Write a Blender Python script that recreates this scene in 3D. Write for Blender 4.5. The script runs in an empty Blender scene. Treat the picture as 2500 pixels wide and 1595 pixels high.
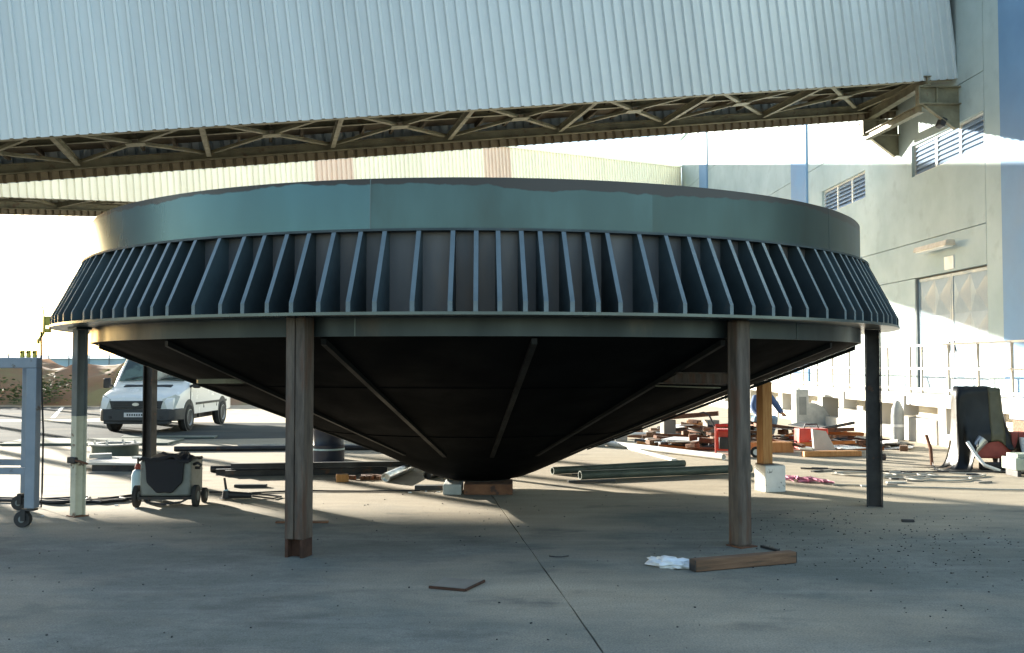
import bpy, bmesh, math, random
from mathutils import Vector, Matrix
random.seed(7)
R = math.radians
SC = bpy.context.scene
COL = SC.collection

# ------------------------------------------------------------------ camera, sky, sun, exposure
cam_d = bpy.data.cameras.new('camera')
cam_d.sensor_width = 36.0
cam_d.lens = 35.28
cam_d.clip_end = 3000
cam = bpy.data.objects.new('camera', cam_d)
COL.objects.link(cam)
cam.location = (0, 0, 1.7)
cam.rotation_euler = (R(90 + 2.16), 0, 0)
SC.camera = cam

SUN_AZ = 43.0      # degrees to the left of the viewing direction (+Y)
SUN_EL = 11.5
world = bpy.data.worlds.new('World')
SC.world = world
world.use_nodes = True
wn = world.node_tree
sky = wn.nodes.new('ShaderNodeTexSky')
sky.sky_type = 'NISHITA'
sky.sun_disc = False
sky.sun_elevation = R(SUN_EL)
sky.sun_rotation = R(-SUN_AZ)
sky.dust_density = 0.8
bg = wn.nodes['Background']
bg.inputs[1].default_value = 0.085
wn.links.new(sky.outputs[0], bg.inputs[0])

sun_d = bpy.data.lights.new('sun', 'SUN')
sun_d.energy = 5.0
sun_d.angle = R(0.5)
sun_d.color = (1.0, 0.93, 0.81)
sun = bpy.data.objects.new('sun', sun_d)
COL.objects.link(sun)
to_sun = Vector((-math.sin(R(SUN_AZ)) * math.cos(R(SUN_EL)), math.cos(R(SUN_AZ)) * math.cos(R(SUN_EL)), math.sin(R(SUN_EL))))
sun.rotation_euler = (-to_sun).to_track_quat('-Z', 'Y').to_euler()
sun.location = (-20, 30, 30)

SC.view_settings.view_transform = 'Standard'
SC.view_settings.look = 'None'
SC.view_settings.gamma = 1.0
SC.view_settings.exposure = 2.4
SC.view_settings.use_curve_mapping = False


# ------------------------------------------------------------------ materials
def mat(name, c1, c2=None, scale=4.0, rough=0.7, metal=0.0, bump=0.0, bscale=None, rnd=0.0, stretch=(1, 1, 1),
        lo=0.35, hi=0.65, spot=None, spot_scale=9.0, spot_lo=0.6, spot_hi=0.66, rough_var=0.12, spec=0.5):
    m = bpy.data.materials.new(name)
    m.use_nodes = True
    nt = m.node_tree
    N, L = nt.nodes, nt.links
    b = N['Principled BSDF']
    b.inputs['Metallic'].default_value = metal
    b.inputs['Specular IOR Level'].default_value = spec
    tc = N.new('ShaderNodeTexCoord')
    mp = N.new('ShaderNodeMapping')
    mp.inputs['Scale'].default_value = stretch
    L.new(tc.outputs['Object'], mp.inputs['Vector'])

    def noise(sc, det=6.0):
        n = N.new('ShaderNodeTexNoise')
        n.inputs['Scale'].default_value = sc
        n.inputs['Detail'].default_value = det
        n.inputs['Roughness'].default_value = 0.6
        L.new(mp.outputs['Vector'], n.inputs['Vector'])
        return n

    def rng(src, a, c, o0=0.0, o1=1.0):
        r = N.new('ShaderNodeMapRange')
        r.inputs['From Min'].default_value = a
        r.inputs['From Max'].default_value = c
        r.inputs['To Min'].default_value = o0
        r.inputs['To Max'].default_value = o1
        L.new(src, r.inputs['Value'])
        return r.outputs['Result']

    def mix(fac, a, c, blend='MIX'):
        x = N.new('ShaderNodeMix')
        x.data_type = 'RGBA'
        x.blend_type = blend
        for sock, val in ((x.inputs['Factor'], fac), (x.inputs['A'], a), (x.inputs['B'], c)):
            if isinstance(val, (tuple, list)):
                sock.default_value = (*val[:3], 1)
            elif isinstance(val, (int, float)):
                sock.default_value = val
            else:
                L.new(val, sock)
        return x.outputs['Result']
    if c2 is None:
        c2 = tuple(x * 0.86 for x in c1)
    n1 = noise(scale)
    col = mix(rng(n1.outputs['Fac'], lo, hi), c1, c2)
    if spot:
        n2 = noise(spot_scale)
        col = mix(rng(n2.outputs['Fac'], spot_lo, spot_hi), col, spot)
    if rnd:
        oi = N.new('ShaderNodeObjectInfo')
        g = N.new('ShaderNodeMapRange')
        g.inputs['To Min'].default_value = 1 - rnd
        g.inputs['To Max'].default_value = 1 + rnd
        L.new(oi.outputs['Random'], g.inputs['Value'])
        hs = N.new('ShaderNodeHueSaturation')
        L.new(g.outputs['Result'], hs.inputs['Value'])
        L.new(col, hs.inputs['Color'])
        col = hs.outputs['Color']
    L.new(col, b.inputs['Base Color'])
    L.new(rng(n1.outputs['Fac'], 0.3, 0.7, max(0.03, rough - rough_var), min(1, rough + rough_var)), b.inputs['Roughness'])
    if bump:
        nb = noise(bscale or scale * 6, 8.0)
        bp = N.new('ShaderNodeBump')
        bp.inputs['Strength'].default_value = bump
        bp.inputs['Distance'].default_value = 0.02
        L.new(nb.outputs['Fac'], bp.inputs['Height'])
        L.new(bp.outputs['Normal'], b.inputs['Normal'])
    m['_h'] = 1
    return m


def glass_mat(name, col, rough=0.05):
    m = bpy.data.materials.new(name)
    m.use_nodes = True
    b = m.node_tree.nodes['Principled BSDF']
    b.inputs['Base Color'].default_value = (*col, 1)
    b.inputs['Roughness'].default_value = rough
    b.inputs['Specular IOR Level'].default_value = 0.9
    return m


M = {}
M['clad'] = mat('pale_cladding', (.59, .655, .68), (.55, .615, .64), 1.0, .42, bump=.02, rnd=.05, stretch=(1, 1, .25))
M['clad_cream'] = mat('cream_cladding', (.86, .82, .66), (.80, .75, .59), 1.0, .55, rnd=.05, stretch=(1, 1, .25))
M['clad_pink'] = mat('stained_cladding', (.70, .55, .44), (.62, .47, .37), 1.0, .55, rnd=.08, stretch=(1, 1, .25))
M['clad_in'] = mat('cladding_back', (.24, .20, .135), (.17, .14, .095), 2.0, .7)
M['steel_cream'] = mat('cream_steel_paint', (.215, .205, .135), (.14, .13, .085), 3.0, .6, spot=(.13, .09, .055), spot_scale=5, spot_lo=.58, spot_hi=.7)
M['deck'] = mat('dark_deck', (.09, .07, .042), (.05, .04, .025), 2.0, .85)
M['wall'] = mat('concrete_wall', (.43, .515, .515), (.355, .435, .435), .55, .85, bump=.10, bscale=14, rnd=.03, spot=(.325, .39, .39), spot_scale=1.6, spot_lo=.55, spot_hi=.75)
M['joint'] = mat('joint_mortar', (.20, .20, .19), None, 3, .95)
M['blue'] = mat('blue_wall_paint', (.125, .245, .41), (.16, .295, .47), .8, .7, bump=.05)
M['louver'] = mat('louver_glass', (.24, .32, .42), (.19, .26, .36), 2, .2)
M['white_metal'] = mat('white_frame', (.74, .75, .73), (.66, .67, .65), 3, .5)
M['door'] = mat('door_sheet', (.20, .29, .36), (.165, .245, .31), 2.0, .45)
M['dockc'] = mat('dock_concrete', (.62, .60, .54), (.52, .50, .45), 1.3, .9, bump=.1, spot=(.40, .37, .30), spot_scale=2.5, spot_lo=.6, spot_hi=.75)
M['rail'] = mat('rail_paint', (.62, .56, .46), (.5, .42, .32), 4, .6)
M['steel'] = mat('plate_steel', (.115, .155, .168), (.068, .086, .088), .42, .30, .72, bump=.02, bscale=5, rough_var=.07, stretch=(1, 1, .35), spot=(.060, .070, .070), spot_scale=1.1, spot_lo=.54, spot_hi=.80)
M['band'] = mat('band_steel', (.042, .057, .062), (.028, .039, .043), 1.2, .38, .6, stretch=(1, 1, .3), spot=(.10, .085, .07), spot_scale=1.5, spot_lo=.55, spot_hi=.8)
M['mill'] = mat('mill_scale', (.110, .112, .120), (.075, .084, .096), 1.6, .55, .25, stretch=(1, 1, .3), spot=(.13, .105, .09), spot_scale=1.3, spot_lo=.52, spot_hi=.7)
M['cut_edge'] = mat('cut_edge_steel', (.165, .215, .24), (.125, .165, .185), 3.0, .45, .3)  # lighter blue paints sky light onto the gusset edges
M['fin'] = mat('gusset_steel', (.052, .080, .094), (.036, .056, .066), 2.5, .5, .3, rnd=.35, spot=(.085, .07, .062), spot_scale=3.0, spot_lo=.62, spot_hi=.75)
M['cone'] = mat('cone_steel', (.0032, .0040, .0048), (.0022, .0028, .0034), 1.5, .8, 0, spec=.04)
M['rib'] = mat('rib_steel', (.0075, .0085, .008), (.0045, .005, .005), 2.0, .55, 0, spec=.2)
M['rust'] = mat('rust', (.19, .085, .04), (.10, .045, .025), 5, .9, bump=.25, spot=(.05, .03, .025), spot_scale=9)
M['dark_rust'] = mat('dark_rust', (.075, .032, .018), (.035, .018, .012), 6, .9, bump=.3)
M['rust_orange'] = mat('orange_rust', (.45, .17, .04), (.30, .10, .025), 5, .85, bump=.15)
M['brown'] = mat('brown_primer', (.120, .094, .074), (.055, .043, .034), 4, .7, bump=.2, stretch=(4, 4, .6), spot=(.10, .048, .028), spot_scale=2.4, spot_lo=.52, spot_hi=.66)
M['dark_steel'] = mat('dark_steel', (.045, .045, .048), (.028, .028, .03), 4, .55, .4, spot=(.09, .05, .035), spot_scale=6)
M['grey_primer'] = mat('grey_primer', (.17, .19, .19), (.13, .145, .145), 3, .6)
M['cream_paint'] = mat('flaking_cream_paint', (.62, .60, .47), (.50, .48, .37), 5, .65, spot=(.17, .11, .07), spot_scale=6, spot_lo=.58, spot_hi=.62)
M['wood'] = mat('weathered_wood', (.19, .105, .06), (.12, .07, .042), 3, .85, bump=.3, stretch=(1, 12, 12), spot=(.09, .06, .04), spot_scale=3)
M['wood_orange'] = mat('orange_timber', (.50, .25, .085), (.40, .18, .055), 4, .75, bump=.2, stretch=(9, 9, 1))
M['white_paint'] = mat('splashed_white', (.74, .74, .71), (.64, .64, .61), 4, .7, spot=(.12, .12, .12), spot_scale=7, spot_lo=.6, spot_hi=.66)
M['conc'] = mat('block_concrete', (.36, .38, .37), (.28, .30, .29), 6, .9, bump=.3)
M['black'] = mat('black_rubber', (.016, .016, .018), (.024, .024, .026), 6, .6)
M['tarp'] = mat('black_tarp', (.004, .0047, .0053), (.0065, .008, .008), 3, .42, spec=.3, bump=.2, bscale=14)
M['tarp_olive'] = mat('olive_tarp', (.09, .085, .045), (.07, .065, .035), 4, .5)
M['red'] = mat('red_paint', (.52, .035, .015), (.42, .03, .015), 4, .4)
M['darkred'] = mat('dull_red', (.30, .05, .035), (.22, .04, .03), 5, .6)
M['silver'] = mat('bare_metal', (.55, .56, .56), (.44, .45, .45), 4, .35, .7)
M['green_steel'] = mat('pale_green_paint', (.36, .42, .34), (.28, .33, .27), 4, .6)
M['olive_steel'] = mat('green_grey_steel', (.10, .125, .10), (.065, .085, .07), 3, .6, .2)
M['plate'] = mat('plate_offcut', (.42, .42, .40), (.33, .33, .31), 2, .5, .3)
M['frame'] = mat('blue_grey_paint', (.24, .28, .33), (.19, .225, .27), 3, .45, spot=(.12, .10, .09), spot_scale=7, spot_lo=.64, spot_hi=.7)
M['yellow'] = mat('yellow_paint', (.60, .52, .09), (.50, .42, .07), 5, .5)
M['van'] = mat('white_van_paint', (.88, .90, .90), (.84, .86, .86), 2, .25, rough_var=.05)
M['bumper'] = mat('dark_plastic', (.035, .038, .04), (.05, .053, .055), 5, .65)
M['tyre'] = mat('tyre', (.018, .018, .018), (.03, .03, .028), 8, .85)
M['rim'] = mat('wheel_rim', (.36, .37, .37), (.28, .29, .29), 6, .45, .6)
M['lamp'] = mat('headlamp', (.55, .58, .55), (.42, .46, .44), 12, .15)
M['glass'] = mat('van_glass', (.10, .15, .12), (.03, .045, .04), 2.2, .06, rough_var=.02, spec=.9, lo=.42, hi=.58)  # green mottling paints reflected surroundings into the glass
M['plate_white'] = mat('number_plate', (.65, .65, .66), None, 8, .5)
M['barrel'] = mat('dark_blue_drum', (.012, .022, .05), (.02, .03, .06), 3, .45)
M['navy'] = mat('dark_navy_cylinder', (.02, .028, .05), (.03, .04, .06), 3, .5)
M['grey_paint'] = mat('welder_grey', (.20, .215, .20), (.15, .16, .15), 5, .6, spot=(.15, .13, .11), spot_scale=6)
M['cloth'] = mat('black_cloth', (.012, .013, .017), (.02, .02, .025), 6, .9, bump=.3)
M['cyan'] = mat('pale_blue_plastic', (.42, .60, .68), (.36, .52, .60), 5, .5)
M['bag'] = mat('white_bag', (.80, .84, .88), (.70, .75, .80), 6, .4)
M['card'] = mat('brown_board', (.25, .225, .185), (.20, .18, .15), 3, .85)
M['pink'] = mat('pink_rope', (.52, .20, .30), (.42, .16, .24), 6, .7)
M['hose'] = mat('grey_hose', (.42, .40, .34), (.3, .28, .24), 4, .6)
M['earth'] = mat('red_earth', (.21, .12, .07), (.16, .12, .075), .5, .95, bump=1.0, bscale=2.2, spot=(.17, .16, .08), spot_scale=.5, spot_lo=.52, spot_hi=.65)
M['leaf'] = mat('shrub_leaf', (.075, .10, .035), (.045, .07, .022), 5, .8)
M['stem'] = mat('shrub_stem', (.10, .07, .045), None, 5, .9)
M['shed'] = mat('pale_blue_shed', (.42, .55, .60), (.36, .49, .54), .1, .6)  # blue of distance haze put into the colour
M['denim'] = mat('pale_denim', (.25, .38, .48), (.2, .32, .42), 14, .9)
M['jacket'] = mat('blue_work_jacket', (.08, .13, .24), (.06, .10, .19), 9, .9)
M['skin'] = mat('skin', (.42, .25, .17), (.36, .21, .14), 9, .6)
M['hair'] = mat('dark_hair', (.02, .016, .013), None, 9, .8)
M['orange'] = mat('orange_glove', (.6, .22, .05), None, 9, .8)
M['cone_under'] = M['cone']
M['asphalt'] = mat('worn_asphalt', (.075, .085, .085), (.055, .063, .066), .5, .95, spec=.03, bump=.2, bscale=40, stretch=(.5, 1.5, 1), spot=(.13, .125, .11), spot_scale=.45, spot_lo=.55, spot_hi=.7)
M['asphalt_dark'] = mat('dark_asphalt', (.05, .058, .062), (.07, .078, .078), .4, .95, spec=.03, bump=.2, bscale=30, stretch=(.4, 1.5, 1), spot=(.20, .17, .12), spot_scale=.25, spot_lo=.55, spot_hi=.7)
M['line'] = mat('road_line', (.62, .62, .60), (.5, .5, .48), 3, .8)


def ground_material(name, sand_amount):
    m = bpy.data.materials.new(name)
    m.use_nodes = True
    nt = m.node_tree
    N, L = nt.nodes, nt.links
    b = N['Principled BSDF']
    b.inputs['Specular IOR Level'].default_value = 0.12
    tc = N.new('ShaderNodeTexCoord')

    def noise(sc, stretch=(1, 1, 1), det=7.0, ro=.6, off=0):
        mp = N.new('ShaderNodeMapping')
        mp.inputs['Scale'].default_value = stretch
        mp.inputs['Location'].default_value = (off, off, off)
        mp.inputs['Rotation'].default_value = (0, 0, .12)
        L.new(tc.outputs['Object'], mp.inputs['Vector'])
        n = N.new('ShaderNodeTexNoise')
        n.inputs['Scale'].default_value = sc
        n.inputs['Detail'].default_value = det
        n.inputs['Roughness'].default_value = ro
        L.new(mp.outputs['Vector'], n.inputs['Vector'])
        return n.outputs['Fac']

    def rng(src, a, c, o0=0.0, o1=1.0):
        r = N.new('ShaderNodeMapRange')
        for k, v in (('From Min', a), ('From Max', c), ('To Min', o0), ('To Max', o1)):
            r.inputs[k].default_value = v
        L.new(src, r.inputs['Value'])
        return r.outputs['Result']

    def mix(fac, a, c, blend='MIX'):
        x = N.new('ShaderNodeMix')
        x.data_type = 'RGBA'
        x.blend_type = blend
        for sock, val in ((x.inputs['Factor'], fac), (x.inputs['A'], a), (x.inputs['B'], c)):
            if isinstance(val, (tuple, list)):
                sock.default_value = (*val[:3], 1)
            elif isinstance(val, (int, float)):
                sock.default_value = val
            else:
                L.new(val, sock)
        return x.outputs['Result']

    def math_(op, a, c):
        x = N.new('ShaderNodeMath')
        x.operation = op
        for i, v in enumerate((a, c)):
            if isinstance(v, (int, float)):
                x.inputs[i].default_value = v
            else:
                L.new(v, x.inputs[i])
        return x.outputs[0]
    col = mix(rng(noise(.9), .3, .7), (.155, .165, .140), (.275, .280, .243))
    col = mix(rng(noise(1.1, (.55, 1.6, 1), off=3), .50, .74, 0, .75), col, (.125, .135, .118))
    col = mix(rng(noise(5.5, (.8, 1.2, 1), off=14), .42, .68, 0, .55), col, (.14, .148, .13))
    col = mix(rng(noise(17, off=33), .52, .70, 0, .6), col, (.12, .125, .11))          # swept streaks
    col = mix(rng(noise(1.8, (.3, 2.6, 1), off=9), .55, .75, 0, .55), col, (.33, .335, .295))
    # sand blown over the concrete, thicker towards the back of the yard
    sx = N.new('ShaderNodeSeparateXYZ')
    L.new(tc.outputs['Object'], sx.inputs[0])
    dist = rng(sx.outputs['Y'], 9.5, 15.0, 0, .42)
    sand = math_('ADD', noise(.32, (1, 1.3, 1), off=21), math_('ADD', dist, sand_amount))
    sandf = rng(sand, .485, .72)
    col = mix(sandf, col, mix(rng(noise(2.2, (.5, 1.8, 1), off=5), .35, .65), (.46, .395, .295), (.38, .325, .24)))
    stain = rng(noise(1.0, (.8, 1.3, 1), off=40), .56, .70, 0, .8)
    col = mix(stain, col, (.11, .11, .10))
    speck = rng(noise(26, off=2, det=3), .70, .74, 0, .75)
    col = mix(speck, col, (.07, .065, .06))
    col = mix(rng(noise(70, off=51, det=3), .40, .62, 0, .45), col, (.10, .105, .095))
    col = mix(rng(noise(110, off=61, det=2), .58, .70, 0, .5), col, (.42, .42, .38))
    L.new(col, b.inputs['Base Color'])
    b.inputs['Roughness'].default_value = .9
    bp = N.new('ShaderNodeBump')
    bp.inputs['Strength'].default_value = .35
    bp.inputs['Distance'].default_value = .012
    L.new(math_('ADD', noise(12, (1, 1, 1), 9), math_('MULTIPLY', noise(55, det=4), .4)), bp.inputs['Height'])
    L.new(bp.outputs['Normal'], b.inputs['Normal'])
    return m


M['yard'] = ground_material('yard_concrete', 0.0)
M['soil'] = ground_material('sandy_ground', .25)


def shell_material(base='steel', nm='shell_plate'):
    # bare rolled plate with a ragged strip of brown primer along the rim
    m = M[base].copy()
    m.name = nm
    nt = m.node_tree
    N, L = nt.nodes, nt.links
    b = N['Principled BSDF']
    old = b.inputs['Base Color'].links[0].from_socket
    tc = N.new('ShaderNodeTexCoord')
    sx = N.new('ShaderNodeSeparateXYZ')
    L.new(tc.outputs['Object'], sx.inputs[0])
    n1 = N.new('ShaderNodeTexNoise'); n1.inputs['Scale'].default_value = .55; n1.inputs['Detail'].default_value = 2
    n2 = N.new('ShaderNodeTexNoise'); n2.inputs['Scale'].default_value = 7; n2.inputs['Detail'].default_value = 5
    mp = N.new('ShaderNodeMapping'); mp.inputs['Scale'].default_value = (1, 1, .25)
    L.new(tc.outputs['Object'], mp.inputs[0])
    L.new(mp.outputs[0], n1.inputs['Vector']); L.new(mp.outputs[0], n2.inputs['Vector'])
    def ma(op, a, c):
        x = N.new('ShaderNodeMath'); x.operation = op
        for i, v in enumerate((a, c)):
            if isinstance(v, (int, float)): x.inputs[i].default_value = v
            else: L.new(v, x.inputs[i])
        return x.outputs[0]
    edge = ma('ADD', ma('MULTIPLY', ma('SUBTRACT', n1.outputs['Fac'], .5), .26), ma('MULTIPLY', ma('SUBTRACT', n2.outputs['Fac'], .5), .07))
    v = ma('ADD', sx.outputs['Z'], edge)
    r = N.new('ShaderNodeMapRange')
    r.inputs['From Min'].default_value = 3.302; r.inputs['From Max'].default_value = 3.314
    L.new(v, r.inputs['Value'])
    x = N.new('ShaderNodeMix'); x.data_type = 'RGBA'
    L.new(r.outputs['Result'], x.inputs['Factor']); L.new(old, x.inputs['A'])
    x.inputs['B'].default_value = (.018, .015, .016, 1)
    L.new(x.outputs['Result'], b.inputs['Base Color'])
    r2 = N.new('ShaderNodeMapRange'); r2.inputs['To Min'].default_value = .80; r2.inputs['To Max'].default_value = 0
    L.new(r.outputs['Result'], r2.inputs['Value']); L.new(r2.outputs['Result'], b.inputs['Metallic'])
    return m


M['steel_teal'] = mat('plate_steel_teal', (.078, .150, .172), (.064, .112, .124), .5, .27, .72, bump=.02, bscale=5, rough_var=.06, stretch=(1, 1, .35), spot=(.070, .13, .14), spot_scale=1.2, spot_lo=.54, spot_hi=.85)  # bright end of the shell's reflection, put into the plate colour
M['steel_dull'] = mat('plate_steel_dull', (.058, .096, .098), (.044, .068, .067), .5, .33, .72, bump=.02, bscale=5, rough_var=.06, stretch=(1, 1, .35), spot=(.045, .058, .052), spot_scale=1.2, spot_lo=.54, spot_hi=.85)  # dim end of the painted reflection
M['steel_mid'] = mat('plate_steel_mid', (.074, .130, .142), (.054, .086, .088), .6, .30, .72, bump=.02, bscale=5, rough_var=.06, stretch=(1, 1, .35), spot=(.050, .062, .058), spot_scale=.9, spot_lo=.52, spot_hi=.75)  # middle tone of the painted reflection
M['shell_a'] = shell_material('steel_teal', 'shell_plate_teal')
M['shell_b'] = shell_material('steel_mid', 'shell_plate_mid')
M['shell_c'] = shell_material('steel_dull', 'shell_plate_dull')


# ------------------------------------------------------------------ mesh helpers
class MB:
    def __init__(self):
        self.v, self.f = [], []

    def add(self, vs, fs):
        o = len(self.v)
        self.v += [tuple(p) for p in vs]
        self.f += [tuple(i + o for i in f) for f in fs]
        return self

    def box(self, c, s, rz=0.0, rx=0.0, ry=0.0):
        mt = Matrix.Translation(c) @ Matrix.Rotation(rz, 4, 'Z') @ Matrix.Rotation(ry, 4, 'Y') @ Matrix.Rotation(rx, 4, 'X')
        hx, hy, hz = s[0] / 2, s[1] / 2, s[2] / 2
        vs = [mt @ Vector((x, y, z)) for z in (-hz, hz) for x, y in ((-hx, -hy), (hx, -hy), (hx, hy), (-hx, hy))]
        return self.add(vs, [(3, 2, 1, 0), (4, 5, 6, 7), (0, 1, 5, 4), (1, 2, 6, 5), (2, 3, 7, 6), (3, 0, 4, 7)])

    def bb(self, x0, x1, y0, y1, z0, z1):
        return self.box(((x0 + x1) / 2, (y0 + y1) / 2, (z0 + z1) / 2), (x1 - x0, y1 - y0, z1 - z0))

    def bar(self, p, q, w, h, up=(0, 0, 1)):
        p, q = Vector(p), Vector(q)
        d = (q - p).normalized()
        u = Vector(up)
        if abs(d.dot(u)) > .98:
            u = Vector((0, 1, 0))
        s = d.cross(u).normalized()
        t = s.cross(d).normalized()
        vs = [a + s * (i * w / 2) + t * (j * h / 2) for a in (p, q) for i, j in ((-1, -1), (1, -1), (1, 1), (-1, 1))]
        return self.add(vs, [(3, 2, 1, 0), (4, 5, 6, 7), (0, 1, 5, 4), (1, 2, 6, 5), (2, 3, 7, 6), (3, 0, 4, 7)])

    def tube(self, p, q, r, r2=None, n=12, hollow=0):
        p, q = Vector(p), Vector(q)
        r2 = r if r2 is None else r2
        d = (q - p).normalized()
        u = Vector((0, 0, 1)) if abs(d.z) < .95 else Vector((1, 0, 0))
        s = d.cross(u).normalized()
        t = d.cross(s).normalized()
        rings = [(p, r), (q, r2)]
        if hollow:
            rings = [(p + d * hollow, r * .82), (p, r * .82), (p, r), (q, r2), (q, r2 * .82), (q - d * hollow, r2 * .82)]
        vs = []
        for c, rr in rings:
            vs += [c + (s * math.cos(a) + t * math.sin(a)) * rr for a in (2 * math.pi * k / n for k in range(n))]
        fs = []
        for k in range(len(rings) - 1):
            for i in range(n):
                j = (i + 1) % n
                fs.append((k * n + i, k * n + j, (k + 1) * n + j, (k + 1) * n + i))
        fs.append(tuple(range(n))[::-1])
        fs.append(tuple(range((len(rings) - 1) * n, len(rings) * n)))
        return self.add(vs, fs)

    def path(self, pts, r, n=7):
        pts = [Vector(p) for p in pts]
        vs, fs = [], []
        for k, p in enumerate(pts):
            d = (pts[min(k + 1, len(pts) - 1)] - pts[max(k - 1, 0)]).normalized()
            u = Vector((0, 0, 1)) if abs(d.z) < .95 else Vector((1, 0, 0))
            s = d.cross(u).normalized()
            t = d.cross(s).normalized()
            vs += [p + (s * math.cos(a) + t * math.sin(a)) * r for a in (2 * math.pi * i / n for i in range(n))]
        for k in range(len(pts) - 1):
            for i in range(n):
                j = (i + 1) % n
                fs.append((k * n + i, k * n + j, (k + 1) * n + j, (k + 1) * n + i))
        fs.append(tuple(range(n))[::-1])
        fs.append(tuple(range((len(pts) - 1) * n, len(pts) * n)))
        return self.add(vs, fs)

    def arc(self, prof, a0, a1, n):
        k = len(prof)
        vs = []
        for i in range(n + 1):
            a = a0 + (a1 - a0) * i / n
            vs += [(r * math.sin(a), -r * math.cos(a), z) for r, z in prof]
        fs = [(i * k + m_, (i + 1) * k + m_, (i + 1) * k + (m_ + 1) % k, i * k + (m_ + 1) % k) for i in range(n) for m_ in range(k)]
        fs += [tuple(range(k)), tuple(range(n * k, n * k + k))]
        return self.add(vs, fs)

    def lathe(self, prof, n=96, closed=True, c=(0, 0, 0)):
        vs, fs = [], []
        k = len(prof)
        for i in range(n):
            a = 2 * math.pi * i / n
            vs += [(c[0] + r * math.sin(a), c[1] - r * math.cos(a), c[2] + z) for r, z in prof]
        for i in range(n):
            j = (i + 1) % n
            for m_ in range(k if closed else k - 1):
                m2 = (m_ + 1) % k
                fs.append((i * k + m_, j * k + m_, j * k + m2, i * k + m2))
        return self.add(vs, fs)

    def prism(self, poly, lo, hi, axis='x'):
        f = {'x': lambda a, b, t: (t, a, b), 'y': lambda a, b, t: (a, t, b), 'z': lambda a, b, t: (a, b, t)}[axis]
        n = len(poly)
        vs = [f(a, b, lo) for a, b in poly] + [f(a, b, hi) for a, b in poly]
        fs = [tuple(range(n))[::-1], tuple(range(n, 2 * n))] + [(i, (i + 1) % n, n + (i + 1) % n, n + i) for i in range(n)]
        return self.add(vs, fs)

    def ibeam(self, p, q, h, w, t, up=(0, 0, 1)):
        p, q = Vector(p), Vector(q)
        d = (q - p).normalized()
        u = Vector(up)
        if abs(d.dot(u)) > .98:
            u = Vector((0, 1, 0))
        s = d.cross(u).normalized()
        tt = s.cross(d).normalized()
        o = tt * (h / 2 - t / 2)
        self.bar(p + o, q + o, w, t, tt)
        self.bar(p - o, q - o, w, t, tt)
        self.bar(p, q, t, h - 2 * t - .002, tt)
        return self

    def mesh(self, name, m, smooth=True, angle=35):
        me = bpy.data.meshes.new(name)
        me.from_pydata(self.v, [], self.f)
        bm = bmesh.new()
        bm.from_mesh(me)
        bmesh.ops.recalc_face_normals(bm, faces=bm.faces)
        bm.to_mesh(me)
        bm.free()
        if smooth:
            me.polygons.foreach_set('use_smooth', [True] * len(me.polygons))
            me.set_sharp_from_angle(angle=R(angle))
        if m is not None:
            me.materials.append(M[m] if isinstance(m, str) else m)
        return me

    def build(self, name, m, parent=None, loc=(0, 0, 0), rz=0.0, bevel=0.0, smooth=True, angle=35):
        o = bpy.data.objects.new(name, self.mesh(name, m, smooth, angle))
        COL.objects.link(o)
        o.location = loc
        o.rotation_euler = (0, 0, rz)
        if parent:
            o.parent = parent
        if bevel:
            b = o.modifiers.new('bevel', 'BEVEL')
            b.width = bevel
            b.segments = 2
            b.limit_method = 'ANGLE'
        return o


def tag(o, label, cat, group=None):
    o['label'] = label
    o['category'] = cat
    if group:
        o['group'] = group
    return o


def thing(name, label, cat, loc=(0, 0, 0), rz=0.0, group=None):
    o = bpy.data.objects.new(name, None)
    COL.objects.link(o)
    o.empty_display_size = .2
    o.location = loc
    o.rotation_euler = (0, 0, rz)
    return tag(o, label, cat, group)


def inst(name, me, parent=None, loc=(0, 0, 0), rot=(0, 0, 0)):
    o = bpy.data.objects.new(name, me)
    COL.objects.link(o)
    o.location = loc
    o.rotation_euler = rot
    if parent:
        o.parent = parent
    return o


def kind(o, k):
    o['kind'] = k
    return o


# ------------------------------------------------------------------ setting: ground, yard, back road, bank
kind(MB().add([(-900, -300, -.06), (900, -300, -.06), (900, 1500, -.06), (-900, 1500, -.06)], [(0, 1, 2, 3)]).build('ground', 'soil', smooth=False), 'structure')


def joint_x(y):
    return .42 - .113 * (y - 7.06)


yard_y = [-14 + i * .35 for i in range(int(34 / .35))] + [20 + i * 4 for i in range(12)]
for side, name in ((-1, 'yard_slab'), (1, 'yard_slab')):
    vs, top = [], []
    for y in yard_y:
        wob = random.uniform(-.006, .006) + (.006 if random.random() < .2 else 0)
        xj = joint_x(y) + side * (.005 + wob * .7)
        xe = -70 if side < 0 else 40
        top.append((xe, xj, y))
    mb = MB()
    for (xa, xb, y), (xc, xd, y2) in zip(top, top[1:]):
        mb.add([(xa, y, 0), (xb, y, 0), (xd, y2, 0), (xc, y2, 0), (xb, y, -.05), (xd, y2, -.05)], [(0, 1, 2, 3), (1, 4, 5, 2)])
    kind(mb.build(name, 'yard', smooth=False), 'structure')

kind(MB().prism([(-70, 20.8), (-12, 21.6), (-6.9, 22.9), (-1.0, 23.9), (2.5, 27.2), (-4.5, 28.9), (-12, 29.8), (-70, 29.0)], .001, .005, 'z').build('road', 'asphalt', smooth=False), 'structure')  # darker grey strip of ground around the van
kind(MB().prism([(-70, 30.6), (-13.5, 31.2), (-12, 34.5), (-15, 40), (-70, 41)], .001, .005, 'z').build('back_road', 'asphalt_dark', smooth=False), 'structure')
kind(MB().add([(-14.58, 31.8, .009), (-14.44, 31.8, .009), (-17.84, 40.1, .009), (-17.98, 40.1, .009)], [(0, 1, 2, 3)]).build('road_marking', 'line', smooth=False), 'structure')

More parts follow.
